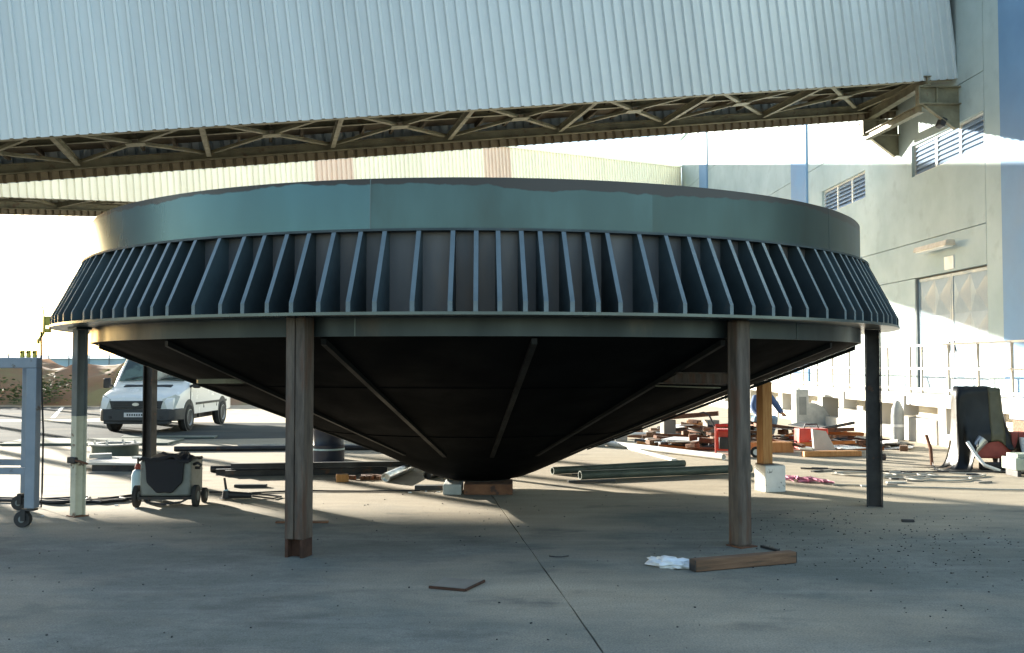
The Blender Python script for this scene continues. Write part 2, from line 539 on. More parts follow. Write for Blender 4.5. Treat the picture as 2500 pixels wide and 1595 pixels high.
# earth bank
bm_v, bm_f = [], []
nx, ny = 90, 18
rb = random.Random(3)
hn = [[rb.uniform(-1, 1) for _ in range(ny)] for _ in range(nx)]
for i in range(nx):
    x = -75 + i * .78
    for j in range(ny):
        t = j / (ny - 1)
        prof = max(0, math.sin(min(1, t * 2.1) * math.pi / 2)) * (1 if t < .7 else max(0, 1 - (t - .7) / .3))
        rise = 1.85 * min(1, max(.0, (-8 - x) / 8)) * (1 + .10 * math.sin(x * .7) + .07 * math.sin(x * 1.9 + 1))
        z = -.05 + prof * rise * (.93 + .08 * hn[(i * 7 + 3) % nx][j]) + hn[i][j] * .12 * prof
        bm_v.append((x + hn[(i + 5) % nx][j] * .2, 41.5 + t * 10 + hn[i][(j + 3) % ny] * .3 + .5 * math.sin(x * .5), z))
for i in range(nx - 1):
    for j in range(ny - 1):
        bm_f.append((i * ny + j, (i + 1) * ny + j, (i + 1) * ny + j + 1, i * ny + j + 1))
kind(MB().add(bm_v, bm_f).build('earth_bank', 'earth', angle=50), 'structure')


def shrub(x, y, z, w, h, label, seed, n=420):
    rs = random.Random(seed)
    t = thing('shrub', label, 'shrub', (x, y, z))
    mb = MB()
    for k in range(5):
        a = rs.uniform(0, 6.28)
        mb.tube((0, 0, -.15), (math.cos(a) * w * .5, math.sin(a) * w * .4, h * .75), .025, .008, 5)
    mb.build('stem', 'stem', t)
    mb = MB()
    cl = [(rs.uniform(-w, w), rs.uniform(-w * .6, w * .6), rs.uniform(.2, .85) * h, rs.uniform(.18, .34)) for _ in range(12)]
    for k in range(n):
        cx_, cy_, cz_, cr = rs.choice(cl)
        p = Vector((cx_ + rs.gauss(0, cr), cy_ + rs.gauss(0, cr), max(.02, cz_ + rs.gauss(0, cr * .7))))
        s = rs.uniform(.05, .12)
        e = Matrix.Rotation(rs.uniform(0, 6.28), 4, 'Z') @ Matrix.Rotation(rs.uniform(-1.3, 1.3), 4, 'X')
        mb.add([p + e @ Vector(q) for q in ((-s, 0, 0), (0, -s * .45, 0), (s, 0, 0), (0, s * .45, 0))], [(0, 1, 2, 3)])
    mb.build('foliage', 'leaf', t, smooth=False)


shrub(-19.6, 41.6, .1, 1.0, 1.25, 'dark green shrub at the foot of the red earth bank behind the wheeled frame', 11, 700)
shrub(-22.0, 42.0, .2, .9, 1.0, 'dark low shrub on the earth bank out past the wheeled frame', 12)
shrub(-16.3, 43.2, 1.0, .5, .5, 'small sparse shrub high on the red earth bank', 13, 200)

# stand-in for the far skyline behind the bank
sh = thing('distant_shed', 'long low pale blue shed far behind the red earth bank', 'shed', (-78, 150, 0))  # stand-in shape for the far skyline, distance haze put into its blue
MB().bb(-55, 36, 0, 14, 0, 2.55).build('wall', 'shed', sh)
mb = MB(); mb.prism([(-.4, 2.56), (7, 3.15), (14.4, 2.56)], -55.5, 36.5, 'x'); mb.build('roof', 'shed', sh)
mb_p = MB().bb(-.06, .06, -.5, -.38, 0, 3.3).mesh('post', 'grey_primer')
for k in range(30):
    inst('post', mb_p, sh, (-54 + k * 3.0, 0, 0))


# ------------------------------------------------------------------ conveyor galleries
def clad_mesh(name, m, sign, z0, z1, width=1.0, pitch=.25):
    prof = [(0, 0)]
    k = int(round(width / pitch))
    for i in range(k):
        c = pitch * (i + .5)
        prof += [(c - .046, 0), (c - .026, sign * .075), (c + .026, sign * .075), (c + .046, 0)]
    prof.append((width, 0))
    mb = MB()
    n = len(prof)
    mb.add([(x, y, z0) for x, y in prof] + [(x, y, z1) for x, y in prof], [(i, i + 1, n + i + 1, n + i) for i in range(n - 1)])
    me = bpy.data.meshes.new(name)
    me.from_pydata(mb.v, [], mb.f)
    for mm in (m if isinstance(m, list) else [m]):
        me.materials.append(M[mm])
    return me


def gallery(name, label, origin, axis, L, W, H, clad, x0n, x0f, panel=3.0, detail=True, odd=(), low=.18):
    ax = Vector(axis).normalized()
    X = -ax
    Y = Vector((ax.y, -ax.x, 0)).normalized()
    Z = X.cross(Y)
    t = thing(name, label, 'conveyor gallery')
    t.matrix_world = Matrix(((X.x, Y.x, Z.x, origin[0]), (X.y, Y.y, Z.y, origin[1]), (X.z, Y.z, Z.z, origin[2]), (0, 0, 0, 1)))
    near = clad_mesh('cladding_sheet', clad, 1, 0, H)
    alt = clad_mesh('cladding_sheet', 'clad_pink', 1, 0, H)
    far = clad_mesh('cladding_sheet', [clad], -1, -low, H)
    k = 0
    x = x0n
    while x < L:
        inst('cladding_sheet', alt if k in odd else near, t, (x, 0, 0))
        x += 1.0
        k += 1
    x = x0f
    while x < L:
        inst('cladding_sheet', far, t, (x, -W, 0))
        x += 1.0
    MB().prism([(.12, H - .05), (.12, H + .04), (-W / 2, H + .45), (-W - .12, H + .04), (-W - .12, H - .05), (-W / 2, H + .36)], x0f, L, 'x').build('roof', clad, t)
    # end wall at the low end
    MB().bb(L - .04, L, -W + .05, -.05, .1, H).build('end_wall', clad, t)
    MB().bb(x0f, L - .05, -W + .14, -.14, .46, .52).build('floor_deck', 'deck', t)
    for y in (-.13, -W + .13):
        MB().ibeam((x0f + (.9 if y > -1 else 0), y, .12), (L - .05, y, .12), .22, .16, .02).build('bottom_chord', 'steel_cream', t)
    if not detail:
        return t
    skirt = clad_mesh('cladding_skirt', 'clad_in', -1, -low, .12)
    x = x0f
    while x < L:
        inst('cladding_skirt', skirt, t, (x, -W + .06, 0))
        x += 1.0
    MB().ibeam((x0f, -W / 2, .33), (L - .1, -W / 2, .33), .18, .10, .014).build('stringer', 'steel_cream', t)
    tb = MB().ibeam((0, -W + .22, .14), (0, -.22, .14), .16, .11, .014).mesh('transverse_beam', 'steel_cream')
    d1 = MB().bar((.12, -.26, .17), (panel / 2 - .10, -W / 2 + .1, .17), .10, .07).mesh('diagonal_brace', 'steel_cream')
    d2 = MB().bar((.12, -W + .26, .17), (panel / 2 - .10, -W / 2 - .1, .17), .10, .07).mesh('diagonal_brace', 'steel_cream')
    gp = MB().box((0, -W / 2, .125), (.42, .36, .02)).mesh('gusset_plate', 'steel_cream')
    hg = MB().bar((0, -W / 2, .24), (0, -W / 2 + .02, .60), .06, .06).mesh('hanger', 'steel_cream')
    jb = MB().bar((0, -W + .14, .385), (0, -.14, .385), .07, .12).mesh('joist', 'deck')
    x = .6
    while x + panel < L:
        inst('transverse_beam', tb, t, (x, 0, 0))
        inst('diagonal_brace', d1, t, (x, 0, 0))
        inst('diagonal_brace', d2, t, (x, 0, 0))
        o = inst('diagonal_brace', d1, t, (x + panel, 0, 0)); o.scale = (-1, 1, 1)
        o = inst('diagonal_brace', d2, t, (x + panel, 0, 0)); o.scale = (-1, 1, 1)
        inst('gusset_plate', gp, t, (x + panel / 2, 0, 0))
        inst('hanger', hg, t, (x + panel / 2, 0, 0))
        for q in (.75, 1.5, 2.25):
            inst('joist', jb, t, (x + q, 0, 0))
        x += panel
    return t


gallery('conveyor_gallery', 'big overhead conveyor gallery with pale ribbed cladding and open truss underside', (11.35, 25.4, 8.99), (1, .243, .127), 37, 3.65, 4.3, 'clad', -.1, -1.1, panel=3.0)
gallery('conveyor_gallery', 'cream ribbed conveyor gallery beyond the tank, with two pinkish stained sheets', (10.2, 60, 10.3), (1, 1.195, .143), 52, 3.2, 3.25, 'clad_cream', -.2, -2.2, panel=3.0, odd=(16, 17, 26, 27))
gallery('conveyor_gallery', 'pale ribbed conveyor gallery rising away beside the yard on steel trestles', (-28.0, 52, .28 * (52 - 12.3) + .35), (-.064, 1, .28), 33, 3.0, 3.6, 'clad', 0, 0, panel=3.0)  # unseen gallery added to cast the foreground shade
# unseen trestles added so their legs streak the yard with shadow
for yy in (24, 31, 38, 45):
    zt = .28 * (yy - 12.3) + .25
    xx = -28 + .064 * (52 - yy)
    tr = thing('trestle', 'steel trestle standing under the rising gallery beside the yard', 'trestle', (xx + 1.45, yy, 0), 0, 'trestles under the rising gallery')
    for s in (-1, 1):
        MB().ibeam((s * 1.9, 0, 0), (s * 1.3, 0, zt), .25, .25, .02, (0, 1, 0)).build('leg', 'steel_cream', tr)
    MB().bar((-1.7, 0, zt * .45), (1.5, 0, zt * .85), .09, .09).build('brace', 'steel_cream', tr)
    MB().bar((1.7, 0, zt * .45), (-1.5, 0, zt * .85), .09, .09).build('brace', 'steel_cream', tr)
# unseen tower added beside the galleries to shade the foreground
tw = thing('transfer_tower', 'tall pale clad transfer tower where the conveyor galleries meet', 'tower', (-31.5, 17.2, 0), .2)
MB().bb(-3.6, 3.6, -3.2, 3.2, 0, 12).build('wall', 'clad', tw)
MB().bb(-3.8, 3.8, -3.4, 3.4, 12, 12.25).build('roof', 'clad', tw)

# ------------------------------------------------------------------ building on the right
B = thing('industrial_building', 'tall concrete panel building with blue pilasters and louvred windows', 'building', (11.3, 27, 0), .0327)
MB().bb(.16, 14, -17, 33, 0, 15.2).build('core_wall', 'joint', B)
MB().bb(-.15, 14.1, -17.1, 33.1, 15.2, 15.5).build('parapet', 'wall', B)


def panel_obj(y0, y1, z0, z1, hole=None):
    mb = MB()
    if hole is None:
        mb.bb(0, .158, y0, y1, z0, z1)
        return mb.build('wall_panel', 'wall', B, smooth=False)
    hs = sorted(hole)
    y = y0
    for (a, b_, c, d) in hs:
        if a - y > .01:
            mb.bb(0, .158, y, a, z0, z1)
        if c - z0 > .01:
            mb.bb(0, .158, a, b_, z0, c)
        if z1 - d > .01:
            mb.bb(0, .158, a, b_, d, z1)
        y = b_
    if y1 - y > .01:
        mb.bb(0, .158, y, y1, z0, z1)
    return mb.build('wall_panel', 'wall', B, smooth=False)


rows = [(0, 4.09), (4.11, 5.09), (5.11, 8.79), (8.81, 12.0), (12.02, 15.2)]
DOOR = (-3.0, 1.0, .98, 4.09)
W1 = (-2.95, 1.1, 6.96, 7.84)
W2 = (4.5, 8.5, 6.96, 7.84)
bays = [(-17, -5.62), (-2.98, 9.98), (11.82, 26.18), (28.02, 33)]
for (a, b_) in bays:
    for i, (z0, z1) in enumerate(rows):
        hole = None
        if a == -2.98:
            if i == 0: hole = [(a, 1.0, .98, 4.09)]
            if i == 2: hole = [(W1[0], W1[1], W1[2], W1[3]), W2]
        if a == 11.82 and i == 2:
            hole = [(13.0, 17.0, 6.96, 7.84), (20.5, 24.5, 6.96, 7.84)]
        panel_obj(a, b_, z0, z1, hole)
MB().bb(0, .158, -3.82, -3.0, 0, 15.2).build('wall_panel', 'wall', B, smooth=False)
for (a, b_) in ((-5.6, -3.84), (10.0, 11.8), (26.2, 28.0)):
    MB().bb(-.07, .158, a, b_, 0, 15.2).build('pilaster', 'blue', B, smooth=False)


def louvre(y0, y1, z0, z1):
    w = thing_part = bpy.data.objects.new('louvre_window', None)
    COL.objects.link(w)
    w.parent = B
    w.location = (0, y0, z0)
    Wd, H = y1 - y0, z1 - z0
    mb = MB()
    mb.bb(.09, .15, 0, Wd, 0, .05).bb(.09, .15, 0, Wd, H - .05, H).bb(.09, .15, 0, .05, .05, H - .05).bb(.09, .15, Wd - .05, Wd, .05, H - .05)
    for k in (1, 2):
        mb.bb(.085, .15, Wd * k / 3 - .05, Wd * k / 3 + .05, .05, H - .05)
    mb.build('frame', 'white_metal', w)
    sl = MB().box((.12, 0, 0), (.012, Wd / 3 - .12, .135), ry=.5).mesh('louvre_slat', 'louver')
    for k in range(3):
        for q in range(6):
            inst('louvre_slat', sl, w, (0, Wd * (k + .5) / 3, .11 + q * (H - .16) / 5.6))
    MB().bb(.152, .156, 0, Wd, 0, H).build('backing', 'louver', w)


for q in (W1, W2, (13.0, 17.0, 6.96, 7.84), (20.5, 24.5, 6.96, 7.84)):
    louvre(*q)

# double sheet door with pressed diamonds
for k, (a, b_) in enumerate(((-2.95, -1.0), (-.98, .95))):
    leaf = MB().bb(.10, .14, a, b_, .99, 4.06).build('door_leaf', 'door', B)
    MB().bb(.08, .099, a, b_, .99, 1.07).bb(.08, .099, a, b_, 3.98, 4.06).bb(.08, .099, a, a + .08, 1.07, 3.98).bb(.08, .099, b_ - .08, b_, 1.07, 3.98).build('frame', 'door', leaf)
    wd, hh = (b_ - a - .16) / 2, 2.91 / 3
    dm = MB().add([(.098, 0, 0), (.098, wd, 0), (.098, wd, hh), (.098, 0, hh), (.005, wd / 2, hh / 2)], [(0, 1, 4), (1, 2, 4), (2, 3, 4), (3, 0, 4)]).mesh('pressed_panel', 'door', smooth=False)
    for i in range(2):
        for j in range(3):
            inst('pressed_panel', dm, leaf, (0, a + .08 + i * wd, 1.07 + j * hh))
    MB().bb(.05, .08, (b_ - .16 if k == 0 else a + .1), (b_ - .12 if k == 0 else a + .14), 2.0, 2.3).build('handle', 'dark_steel', leaf)
MB().bb(.02, .15, .955, .998, .98, 4.085).build('door_jamb', 'grey_primer', B)

sg = tag(MB().bb(-.03, .0, -1.35, -.85, 4.16, 4.5).build('sign', 'white_metal', None, (11.3, 27, 0), .0327, bevel=.004), 'small blank white sign above the sheet metal door', 'sign')
lp = thing('wall_lamp', 'long cream tube lamp on arms above the sheet metal door', 'lamp', (11.3, 27, 4.80), .0327)
MB().prism([(-.40, -.07), (-.36, .06), (-.16, .06), (-.12, -.07)], -1.7, .2, 'y').build('housing', 'rail', lp, bevel=.01)
for y in (-1.3, -.2):
    MB().bar((-.2, y, .02), (0, y, .0), .04, .04).build('arm', 'grey_primer', lp)
MB().bb(-.37, -.15, -1.6, .1, -.10, -.071).build('diffuser', 'white_metal', lp)
fl = thing('floodlight', 'small dark floodlight on an arm over the louvred window', 'floodlight', (11.35, 25.35, 7.72), .0327)
MB().bar((0, 0, 0), (-.35, 0, .12), .04, .04).build('arm', 'dark_steel', fl)
MB().box((-.42, 0, .12), (.14, .30, .22), ry=.4).build('housing', 'dark_steel', fl, bevel=.02)

# steel brackets carrying the gallery at the wall
br = thing('gallery_bracket', 'cream steel wall bracket with cross beam carrying the big gallery', 'bracket', (11.3, 27, 0), .0327)
for (y, zt) in ((-1.75, 8.74), (1.95, 8.80)):
    MB().bb(-1.08, -.002, y - .12, y + .12, zt - .03, zt).bb(-1.08, -.002, y - .12, y + .12, zt - .46, zt - .43).bb(-1.08, -.02, y - .012, y + .012, zt - .43, zt - .03).bb(-1.08, -1.05, y - .11, y + .11, zt - .43, zt - .03).bb(-.62, -.59, y - .10, y + .10, zt - .43, zt - .03).build('arm', 'steel_cream', br)
    MB().prism([(-.92, zt - .465), (-.003, zt - .465), (-.003, zt - 1.05), (-.14, zt - 1.05)], y - .012, y + .012, 'y').build('knee_plate', 'steel_cream', br)
    MB().bar((-.93, y, zt - .47), (-.12, y, zt - 1.08), .14, .02).build('knee_flange', 'steel_cream', br)
MB().ibeam((-.86, -1.88, 8.87), (-.86, 2.6, 8.92), .24, .2, .02).build('cross_beam', 'steel_cream', br)
MB().ibeam((-.95, 2.0, 8.30), (-.95, -1.7, 8.2), .2, .16, .02).build('lower_beam', 'steel_cream', br)

# ------------------------------------------------------------------ loading dock and railing
D = thing('loading_dock', 'pale concrete loading dock along the building with recessed openings', 'dock', (8.72, 27, 0), .0327)
MB().bb(0, 2.55, -14, 31, .80, 1.06).build('slab', 'dockc', D, smooth=False)
MB().bb(.75, 2.5, -14, 31, 0, .795).build('back_wall', 'dockc', D, smooth=False)
pr = MB().bb(.06, .74, -.18, .18, 0, .795).mesh('pier', 'dockc')
cb = MB().bb(-.05, .30, -.16, .16, .56, 1.0).mesh('corbel', 'dockc')
kw = MB().bb(.02, .28, 0, 2.0, 0, .52).mesh('kerb_wall', 'dockc')
kl = MB().bb(.02, .28, 0, 1.55, 0, .26).mesh('kerb_wall', 'dockc')
y = -13.5
i = 0
while y < 30:
    inst('pier', pr, D, (0, y, 0))
    inst('corbel', cb, D, (0, y + 1.8, 0))
    inst('kerb_wall', kw, D, (0, y + .2, 0))
    inst('kerb_wall', kl, D, (0, y + 2.2, 0))
    y += 3.75
    i += 1
rl = thing('railing', 'pale railing with thin posts along the dock edge', 'railing', (8.86, 27, 1.06), .0327)
po = MB().bb(-.022, .022, -.022, .022, 0, 1.06).mesh('post', 'rail')
y = -13.6
while y < 30.5:
    inst('post', po, rl, (0, y, 0))
    y += random.choice((1.25, 1.25, 1.25, .6))
for z in (1.06, .55, .10):
    MB().bar((0, -13.8, z), (0, 30.5, z), .04, .04).build('rail', 'white_metal', rl)
bo = thing('bollard', 'grey pointed concrete bollard in front of the dock', 'bollard', (8.66, 22.6, 0))
MB().lathe([(0.001, 0), (.14, 0), (.14, .55), (.12, .72), (.06, .86), (.001, .9)], 16, closed=False).build('body', 'conc', bo)
MB().lathe([(.142, .30), (.146, .30), (.146, .36), (.142, .36)], 16).build('band', 'white_metal', bo)
bo = thing('concrete_stop', 'grey rounded concrete wheel stop in front of the dock beyond the scrap', 'wheel stop', (8.4, 28.2, 0))
MB().prism([(-.5, 0), (.45, 0), (.45, .25), (.3, .5), (.05, .62), (-.15, .62), (-.15, 1.0), (-.5, 1.0)], -.25, .25, 'y').build('body', 'conc', bo, bevel=.02)
MB().bb(-.42, -.22, -.256, -.251, .3, .8).build('plate', 'grey_primer', bo)

# ------------------------------------------------------------------ the tank
TC = Vector((-.44, 13.85, 0))
RS, RT, RF = 4.97, 5.075, 5.41
ZF, ZT, ZR, ZB = 2.12, 2.90, 3.365, 1.95
T = thing('conical_tank', 'huge round steel tank with cone bottom and ring of gusset plates on posts', 'tank', TC)
NSEG = 160
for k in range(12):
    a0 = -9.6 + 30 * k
    MB().arc([(RS, ZT - .021), (RS, ZR), (RS - .022, ZR), (RS - .022, ZT - .021)], R(a0), R(a0 + 30), 70).build('shell_plate', 'bcccbbbbaaaa'[k].join(('shell_', '')), T)  # plate tones paint a reflection gradient round the shell
MB().lathe([(RS, ZF), (RS, ZT - .0215), (RS - .022, ZT - .0215), (RS - .022, ZF)], NSEG).build('middle_shell', 'mill', T)
MB().lathe([(RS - .02, ZB), (RS - .001, ZB), (RS - .001, ZF - .001), (RS - .02, ZF - .001)], NSEG).build('lower_shell', 'band', T)
MB().lathe([(RS - .06, ZF), (RF, ZF), (RF, ZF + .026), (RS - .06, ZF + .026)], NSEG).build('base_flange', 'steel', T)
MB().lathe([(RS + .001, ZT - .022), (RT, ZT - .022), (RT, ZT), (RS + .001, ZT)], NSEG).build('stiffener_ring', 'fin', T)


def cone_z(r):
    return .15 + (r - .43) / (RS - .02 - .43) * (ZB - .15)


cuts = [RS - .02, 3.72, 2.2, .43]
for k in range(3):
    ra, rb_ = cuts[k], cuts[k + 1]
    e = .012 * k
    if k == 2:
        pr_ = [(2.2, cone_z(2.2)), (1.5, cone_z(1.5)), (1.05, .372), (.80, .262), (.60, .185), (.43, .148)]
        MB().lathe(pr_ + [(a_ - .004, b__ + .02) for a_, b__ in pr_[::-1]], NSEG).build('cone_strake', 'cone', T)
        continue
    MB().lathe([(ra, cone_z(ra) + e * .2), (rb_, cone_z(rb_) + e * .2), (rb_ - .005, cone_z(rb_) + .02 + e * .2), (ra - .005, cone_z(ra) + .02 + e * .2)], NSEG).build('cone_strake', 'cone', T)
for k in (1, 2):
    r0 = cuts[k]
    z0 = cone_z(r0)
    MB().lathe([(r0 + .012, z0 - .002), (r0 - .012, z0 - .012), (r0 - .02, z0 + .01)], NSEG).build('weld_seam', 'cone', T)
MB().lathe([(.43, .14), (.43, .20), (.40, .20), (.40, .14)], 40).build('outlet_collar', 'dark_steel', T)
# ribs below the cone
ra, rb_ = RS - .06, 1.5
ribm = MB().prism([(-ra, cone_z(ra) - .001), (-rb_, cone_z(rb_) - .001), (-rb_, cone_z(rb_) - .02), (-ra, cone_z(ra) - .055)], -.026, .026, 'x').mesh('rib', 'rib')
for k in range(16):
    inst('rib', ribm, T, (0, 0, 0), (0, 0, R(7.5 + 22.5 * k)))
# gusset plates
finm = MB().prism([(-(RS + .001), ZF + .027), (-(RF - .012), ZF + .027), (-(RF - .012), ZF + .115), (-(RT - .004), ZT - .023), (-(RS + .001), ZT - .023)], -.020, .020, 'x').mesh('gusset_plate', 'fin', smooth=False)
finm.materials.append(M['cut_edge'])  # edge faces carry the sky light as a lighter colour
for p_ in finm.polygons:
    if abs(p_.normal.x) < .5:
        p_.material_index = 1
angs = []
for k in range(16):
    mid = -4.4 + 22.5 * k
    angs += [mid - 3.4, mid, mid + 3.4]
    n = 7 if k % 2 == 0 else 6
    n = n - 1
    a0, a1 = mid + 3.4, mid + 22.5 - 3.4
    angs += [a0 + (a1 - a0) * (i + 1) / (n + 1) for i in range(n)]
rf = random.Random(5)
for a in angs:
    inst('gusset_plate', finm, T, (0, 0, 0), (0, 0, R(a + rf.uniform(-.2, .2))))
# vertical seams and patches on the shell
for a, z0, z1 in ((-9.6, ZT, ZR), (50.4, ZT, ZR), (-69.6, ZT, ZR), (110.4, ZT, ZR), (-129.6, ZT, ZR), (-11.2, ZB, ZF), (42, ZB, ZF)):
    sm = MB().bb(-.004, .004, -RS - .003, -RS + .002, z0 + .002, z1 - .002).build('weld_seam', 'steel', T, (0, 0, 0), R(a))


def polar(phi, r, z=0):
    return Vector((TC.x + r * math.sin(R(phi)), TC.y - r * math.cos(R(phi)), z))


# brace from the near right post to the cone, and a small lug
p0 = polar(30.4, 4.965, 1.56)
p1 = polar(30.4, 3.90, 1.56)
MB().ibeam(p0 - TC, p1 - TC, .12, .10, .012).build('brace', 'brown', T)
MB().bar((p0 - TC) + Vector((-.1, .1, -.085)), (p1 - TC) + Vector((0, 0, -.085)), .09, .012).build('brace_plate', 'steel_cream', T)
p0 = polar(-42.5, 4.3, 1.52)
p1 = polar(-39.5, 3.82, 1.52)
MB().bar(p0 - TC, p1 - TC, .10, .05).build('lug', 'steel_cream', T)


# ------------------------------------------------------------------ support posts
def post(phi, r, label, w, m, style, top=ZF):
    b_ = polar(phi, r)
    t = thing('support_post', label, 'post', b_, R(phi))
    top -= .001
    if style == 'box':
        mb = MB()
        mb.bb(-w / 2, -.006, -w / 2, w / 2, .16, top).bb(.006, w / 2, -w / 2, w / 2, .16, top).bb(-.0065, .0065, -w / 2 + .014, w / 2 - .014, .16, top - .002)
        mb.build('shaft', m, t, bevel=.006)
        MB().ibeam((0, 0, 0), (0, 0, .159), w * .96, w * .96, .028, (1, 0, 0)).build('foot_stub', 'dark_rust', t)
    elif style == 'tube':
        MB().bb(-w / 2, w / 2, -w / 2, w / 2, .0, top).build('shaft', m, t, bevel=.028)
        MB().bb(-w / 2 - .012, w / 2 + .03, -w / 2 - .03, w / 2 + .012, 0, .012).build('base_plate', 'rust', t)
    elif style == 'h':
        MB().ibeam((0, 0, 0), (0, 0, top), w, w * .95, .016, (0, 1, 0)).build('shaft', m, t)
    return t


post(-16.6, 5.09, 'brown boxed steel post with dark rusty foot under the tank flange', .182, 'brown', 'box')
post(30.4, 5.09, 'brown mottled square post with round edges and a brace to the cone', .162, 'brown', 'tube')
post(70.0, 5.10, 'dark brown H-section post under the flange beside the sunlit yard', .185, 'dark_steel', 'h')
lp_ = thing('support_post', 'slim post with grey top and flaking cream paint below, dark clamp halfway', 'post', polar(-60.3, 5.10), R(-40))
MB().ibeam((0, 0, 0), (0, 0, 1.12), .125, .115, .012, (0, 1, 0)).build('lower_shaft', 'cream_paint', lp_)
MB().ibeam((0, 0, 1.1205), (0, 0, ZF - .03), .125, .115, .012, (0, 1, 0)).build('upper_shaft', 'grey_primer', lp_)
MB().bb(-.10, .10, -.10, .08, ZF - .029, ZF - .001).build('cap_plate', 'steel', lp_)
MB().bb(-.09, .09, -.085, .085, .0, .012).build('base_plate', 'rust', lp_)
MB().box((.01, -.075, .63), (.15, .05, .07), rz=.1).build('clamp', 'dark_steel', lp_, bevel=.01)
MB().tube((.05, -.08, .64), (.24, -.02, .60), .018, .012, 8).build('clamp_screw', 'rust', lp_)
post(-103.0, 5.09, 'dark post in front of the white van, behind the welding cart', .15, 'dark_steel', 'h')
post(-148.0, 5.09, 'dark thin post on the far side of the tank beside the blue drum', .13, 'dark_steel', 'h')
# prop post on a painted block, under the cone
pp = thing('prop_post', 'orange brown timber prop standing on the white block under the cone', 'post', (3.40, 13.56, .36), .35)
ztop = cone_z(math.hypot(3.40 - TC.x, 13.56 - TC.y)) - .36 - .05
mb = MB()
for k in range(6):
    z0, z1 = ztop * k / 6, ztop * (k + 1) / 6
mb.bb(-.075, .075, -.075, .075, .012, ztop)
mb.build('shaft', 'wood_orange', pp, bevel=.006)
MB().bb(-.09, .09, -.09, .09, 0, .011).build('packing', 'wood', pp)
bl = thing('painted_block', 'white painted square block with dark splashes under the orange prop', 'block', (3.47, 13.56, 0), .25)
MB().bb(-.15, .15, -.15, .15, 0, .352).build('body', 'white_paint', bl, bevel=.012)
MB().bb(-.13, .13, -.13, .13, .353, .359).build('top_face', 'conc', bl)

# blocks under the outlet
ob = tag(MB().bb(-.12, .12, -.3, .3, 0, .138).build('concrete_block', 'conc', None, (TC.x - .34, TC.y - .42, 0), bevel=.015), 'pale grey concrete block under the left of the cone outlet'.replace('left of the ', ''), 'block')
ob = tag(MB().bb(-.32, .32, -.3, .3, 0, .138).build('rusty_block', 'rust', None, (TC.x + .13, TC.y - .40, 0), bevel=.01), 'brown rusty steel block under the cone outlet', 'block')

# ------------------------------------------------------------------ van
V = thing('parked_van', 'white panel van with dark bumper parked on the asphalt behind the tank', 'van', (-9.25, 24.78, 0))
st = [  # y, z_top, half width scale, z_bottom
    (0.00, .80, .80, .50), (.05, .86, .90, .46), (.25, .96, .955, .43), (.60, 1.06, .985, .42), (.98, 1.17, 1.0, .42),
    (1.30, 1.60, 1.0, .42), (1.60, 1.98, 1.0, .42), (1.84, 2.05, 1.0, .42), (2.6, 2.09, 1.0, .42), (3.6, 2.09, 1.0, .42), (4.5, 2.08, 1.0, .42), (4.78, 2.03, .985, .45), (4.84, 1.86, .96, .5)]


def half_w(z):
    return .985 if z < 1.1 else .985 - .16 * ((z - 1.1) / 1.0) ** 1.3


fr = [0, .12, .35, .6, .8, .92]
vs, fs = [], []
for (y, zt, ws, zb) in st:
    ring = []
    for q in fr:
        z = zb + (zt - zb) * q
        ring.append((half_w(z) * ws * (1 if q < .9 else .985), z))
    wtop = half_w(zt) * ws
    ring += [(wtop * .93, zt - .015), (wtop * .8, zt + .012), (wtop * .4, zt + .03), (0, zt + .035)]
    full = ring + [(-x, z) for x, z in ring[-2::-1]]
    vs += [(x, y, z) for x, z in full]
n = len(full)
for k in range(len(st) - 1):
    for i in range(n - 1):
        fs.append((k * n + i, k * n + i + 1, (k + 1) * n + i + 1, (k + 1) * n + i))
    fs.append((k * n + n - 1, k * n, (k + 1) * n, (k + 1) * n + n - 1))
fs.append(tuple(range(n)))
fs.append(tuple(range((len(st) - 1) * n, len(st) * n)))
MB().add(vs, fs).build('body', 'van', V, angle=40)


def ws_pt(u, v, off=.012):   # windscreen surface
    y = 1.02 + (1.57 - 1.02) * v
    z = 1.17 + (1.98 - 1.17) * (y - .98) / .62 + .03
    hw = half_w(z) * .93
    bow = .045 * (1 - u * u)
    return (u * hw * .93, y - .03 * bow / .045 - off * .7, z + bow * .7 + off)


vs, fs = [], []
for j in range(5):
    for i in range(9):
        vs.append(ws_pt(-1 + i / 4, j / 4))
for j in range(4):
    for i in range(8):
        fs.append((j * 9 + i, j * 9 + i + 1, (j + 1) * 9 + i + 1, (j + 1) * 9 + i))
wsn = MB().add(vs, fs).build('windscreen', 'glass', V)
for s in (-1, 1):
    MB().bar(ws_pt(s * .55 - .25, .03, .03), ws_pt(s * .55 + .25, .10, .03), .02, .015).build('wiper', 'black', wsn)
# bumper, grille, lamps, plate
MB().prism([(-.995, .95), (-.99, .35), (-.93, .08), (-.80, -.05), (-.4, -.09), (.4, -.09), (.80, -.05), (.93, .08), (.99, .35), (.995, .95), (.9, .95), (.9, .3), (-.9, .3), (-.9, .95)], .30, .60, 'z').build('bumper', 'bumper', V, bevel=.03)
MB().prism([(-.80, -.03), (.80, -.03), (.84, .12), (-.84, .12)], .23, .31, 'z').build('air_dam', 'bumper', V, bevel=.02)
gr = MB().prism([(-.60, .605), (.60, .605), (.66, .80), (-.66, .80)], -.045, .06, 'y').build('grille', 'bumper', V, bevel=.01)
for z in (.645, .70, .755):
    MB().bb(-.55, .55, -.06, -.046, z - .012, z + .012).build('grille_bar', 'dark_steel', gr)
mb = MB(); mb.prism([(.085 * math.cos(a), (.715) + .04 * math.sin(a)) for a in (2 * math.pi * k / 20 for k in range(20))], -.075, -.061, 'y'); mb.build('badge', 'silver', gr)
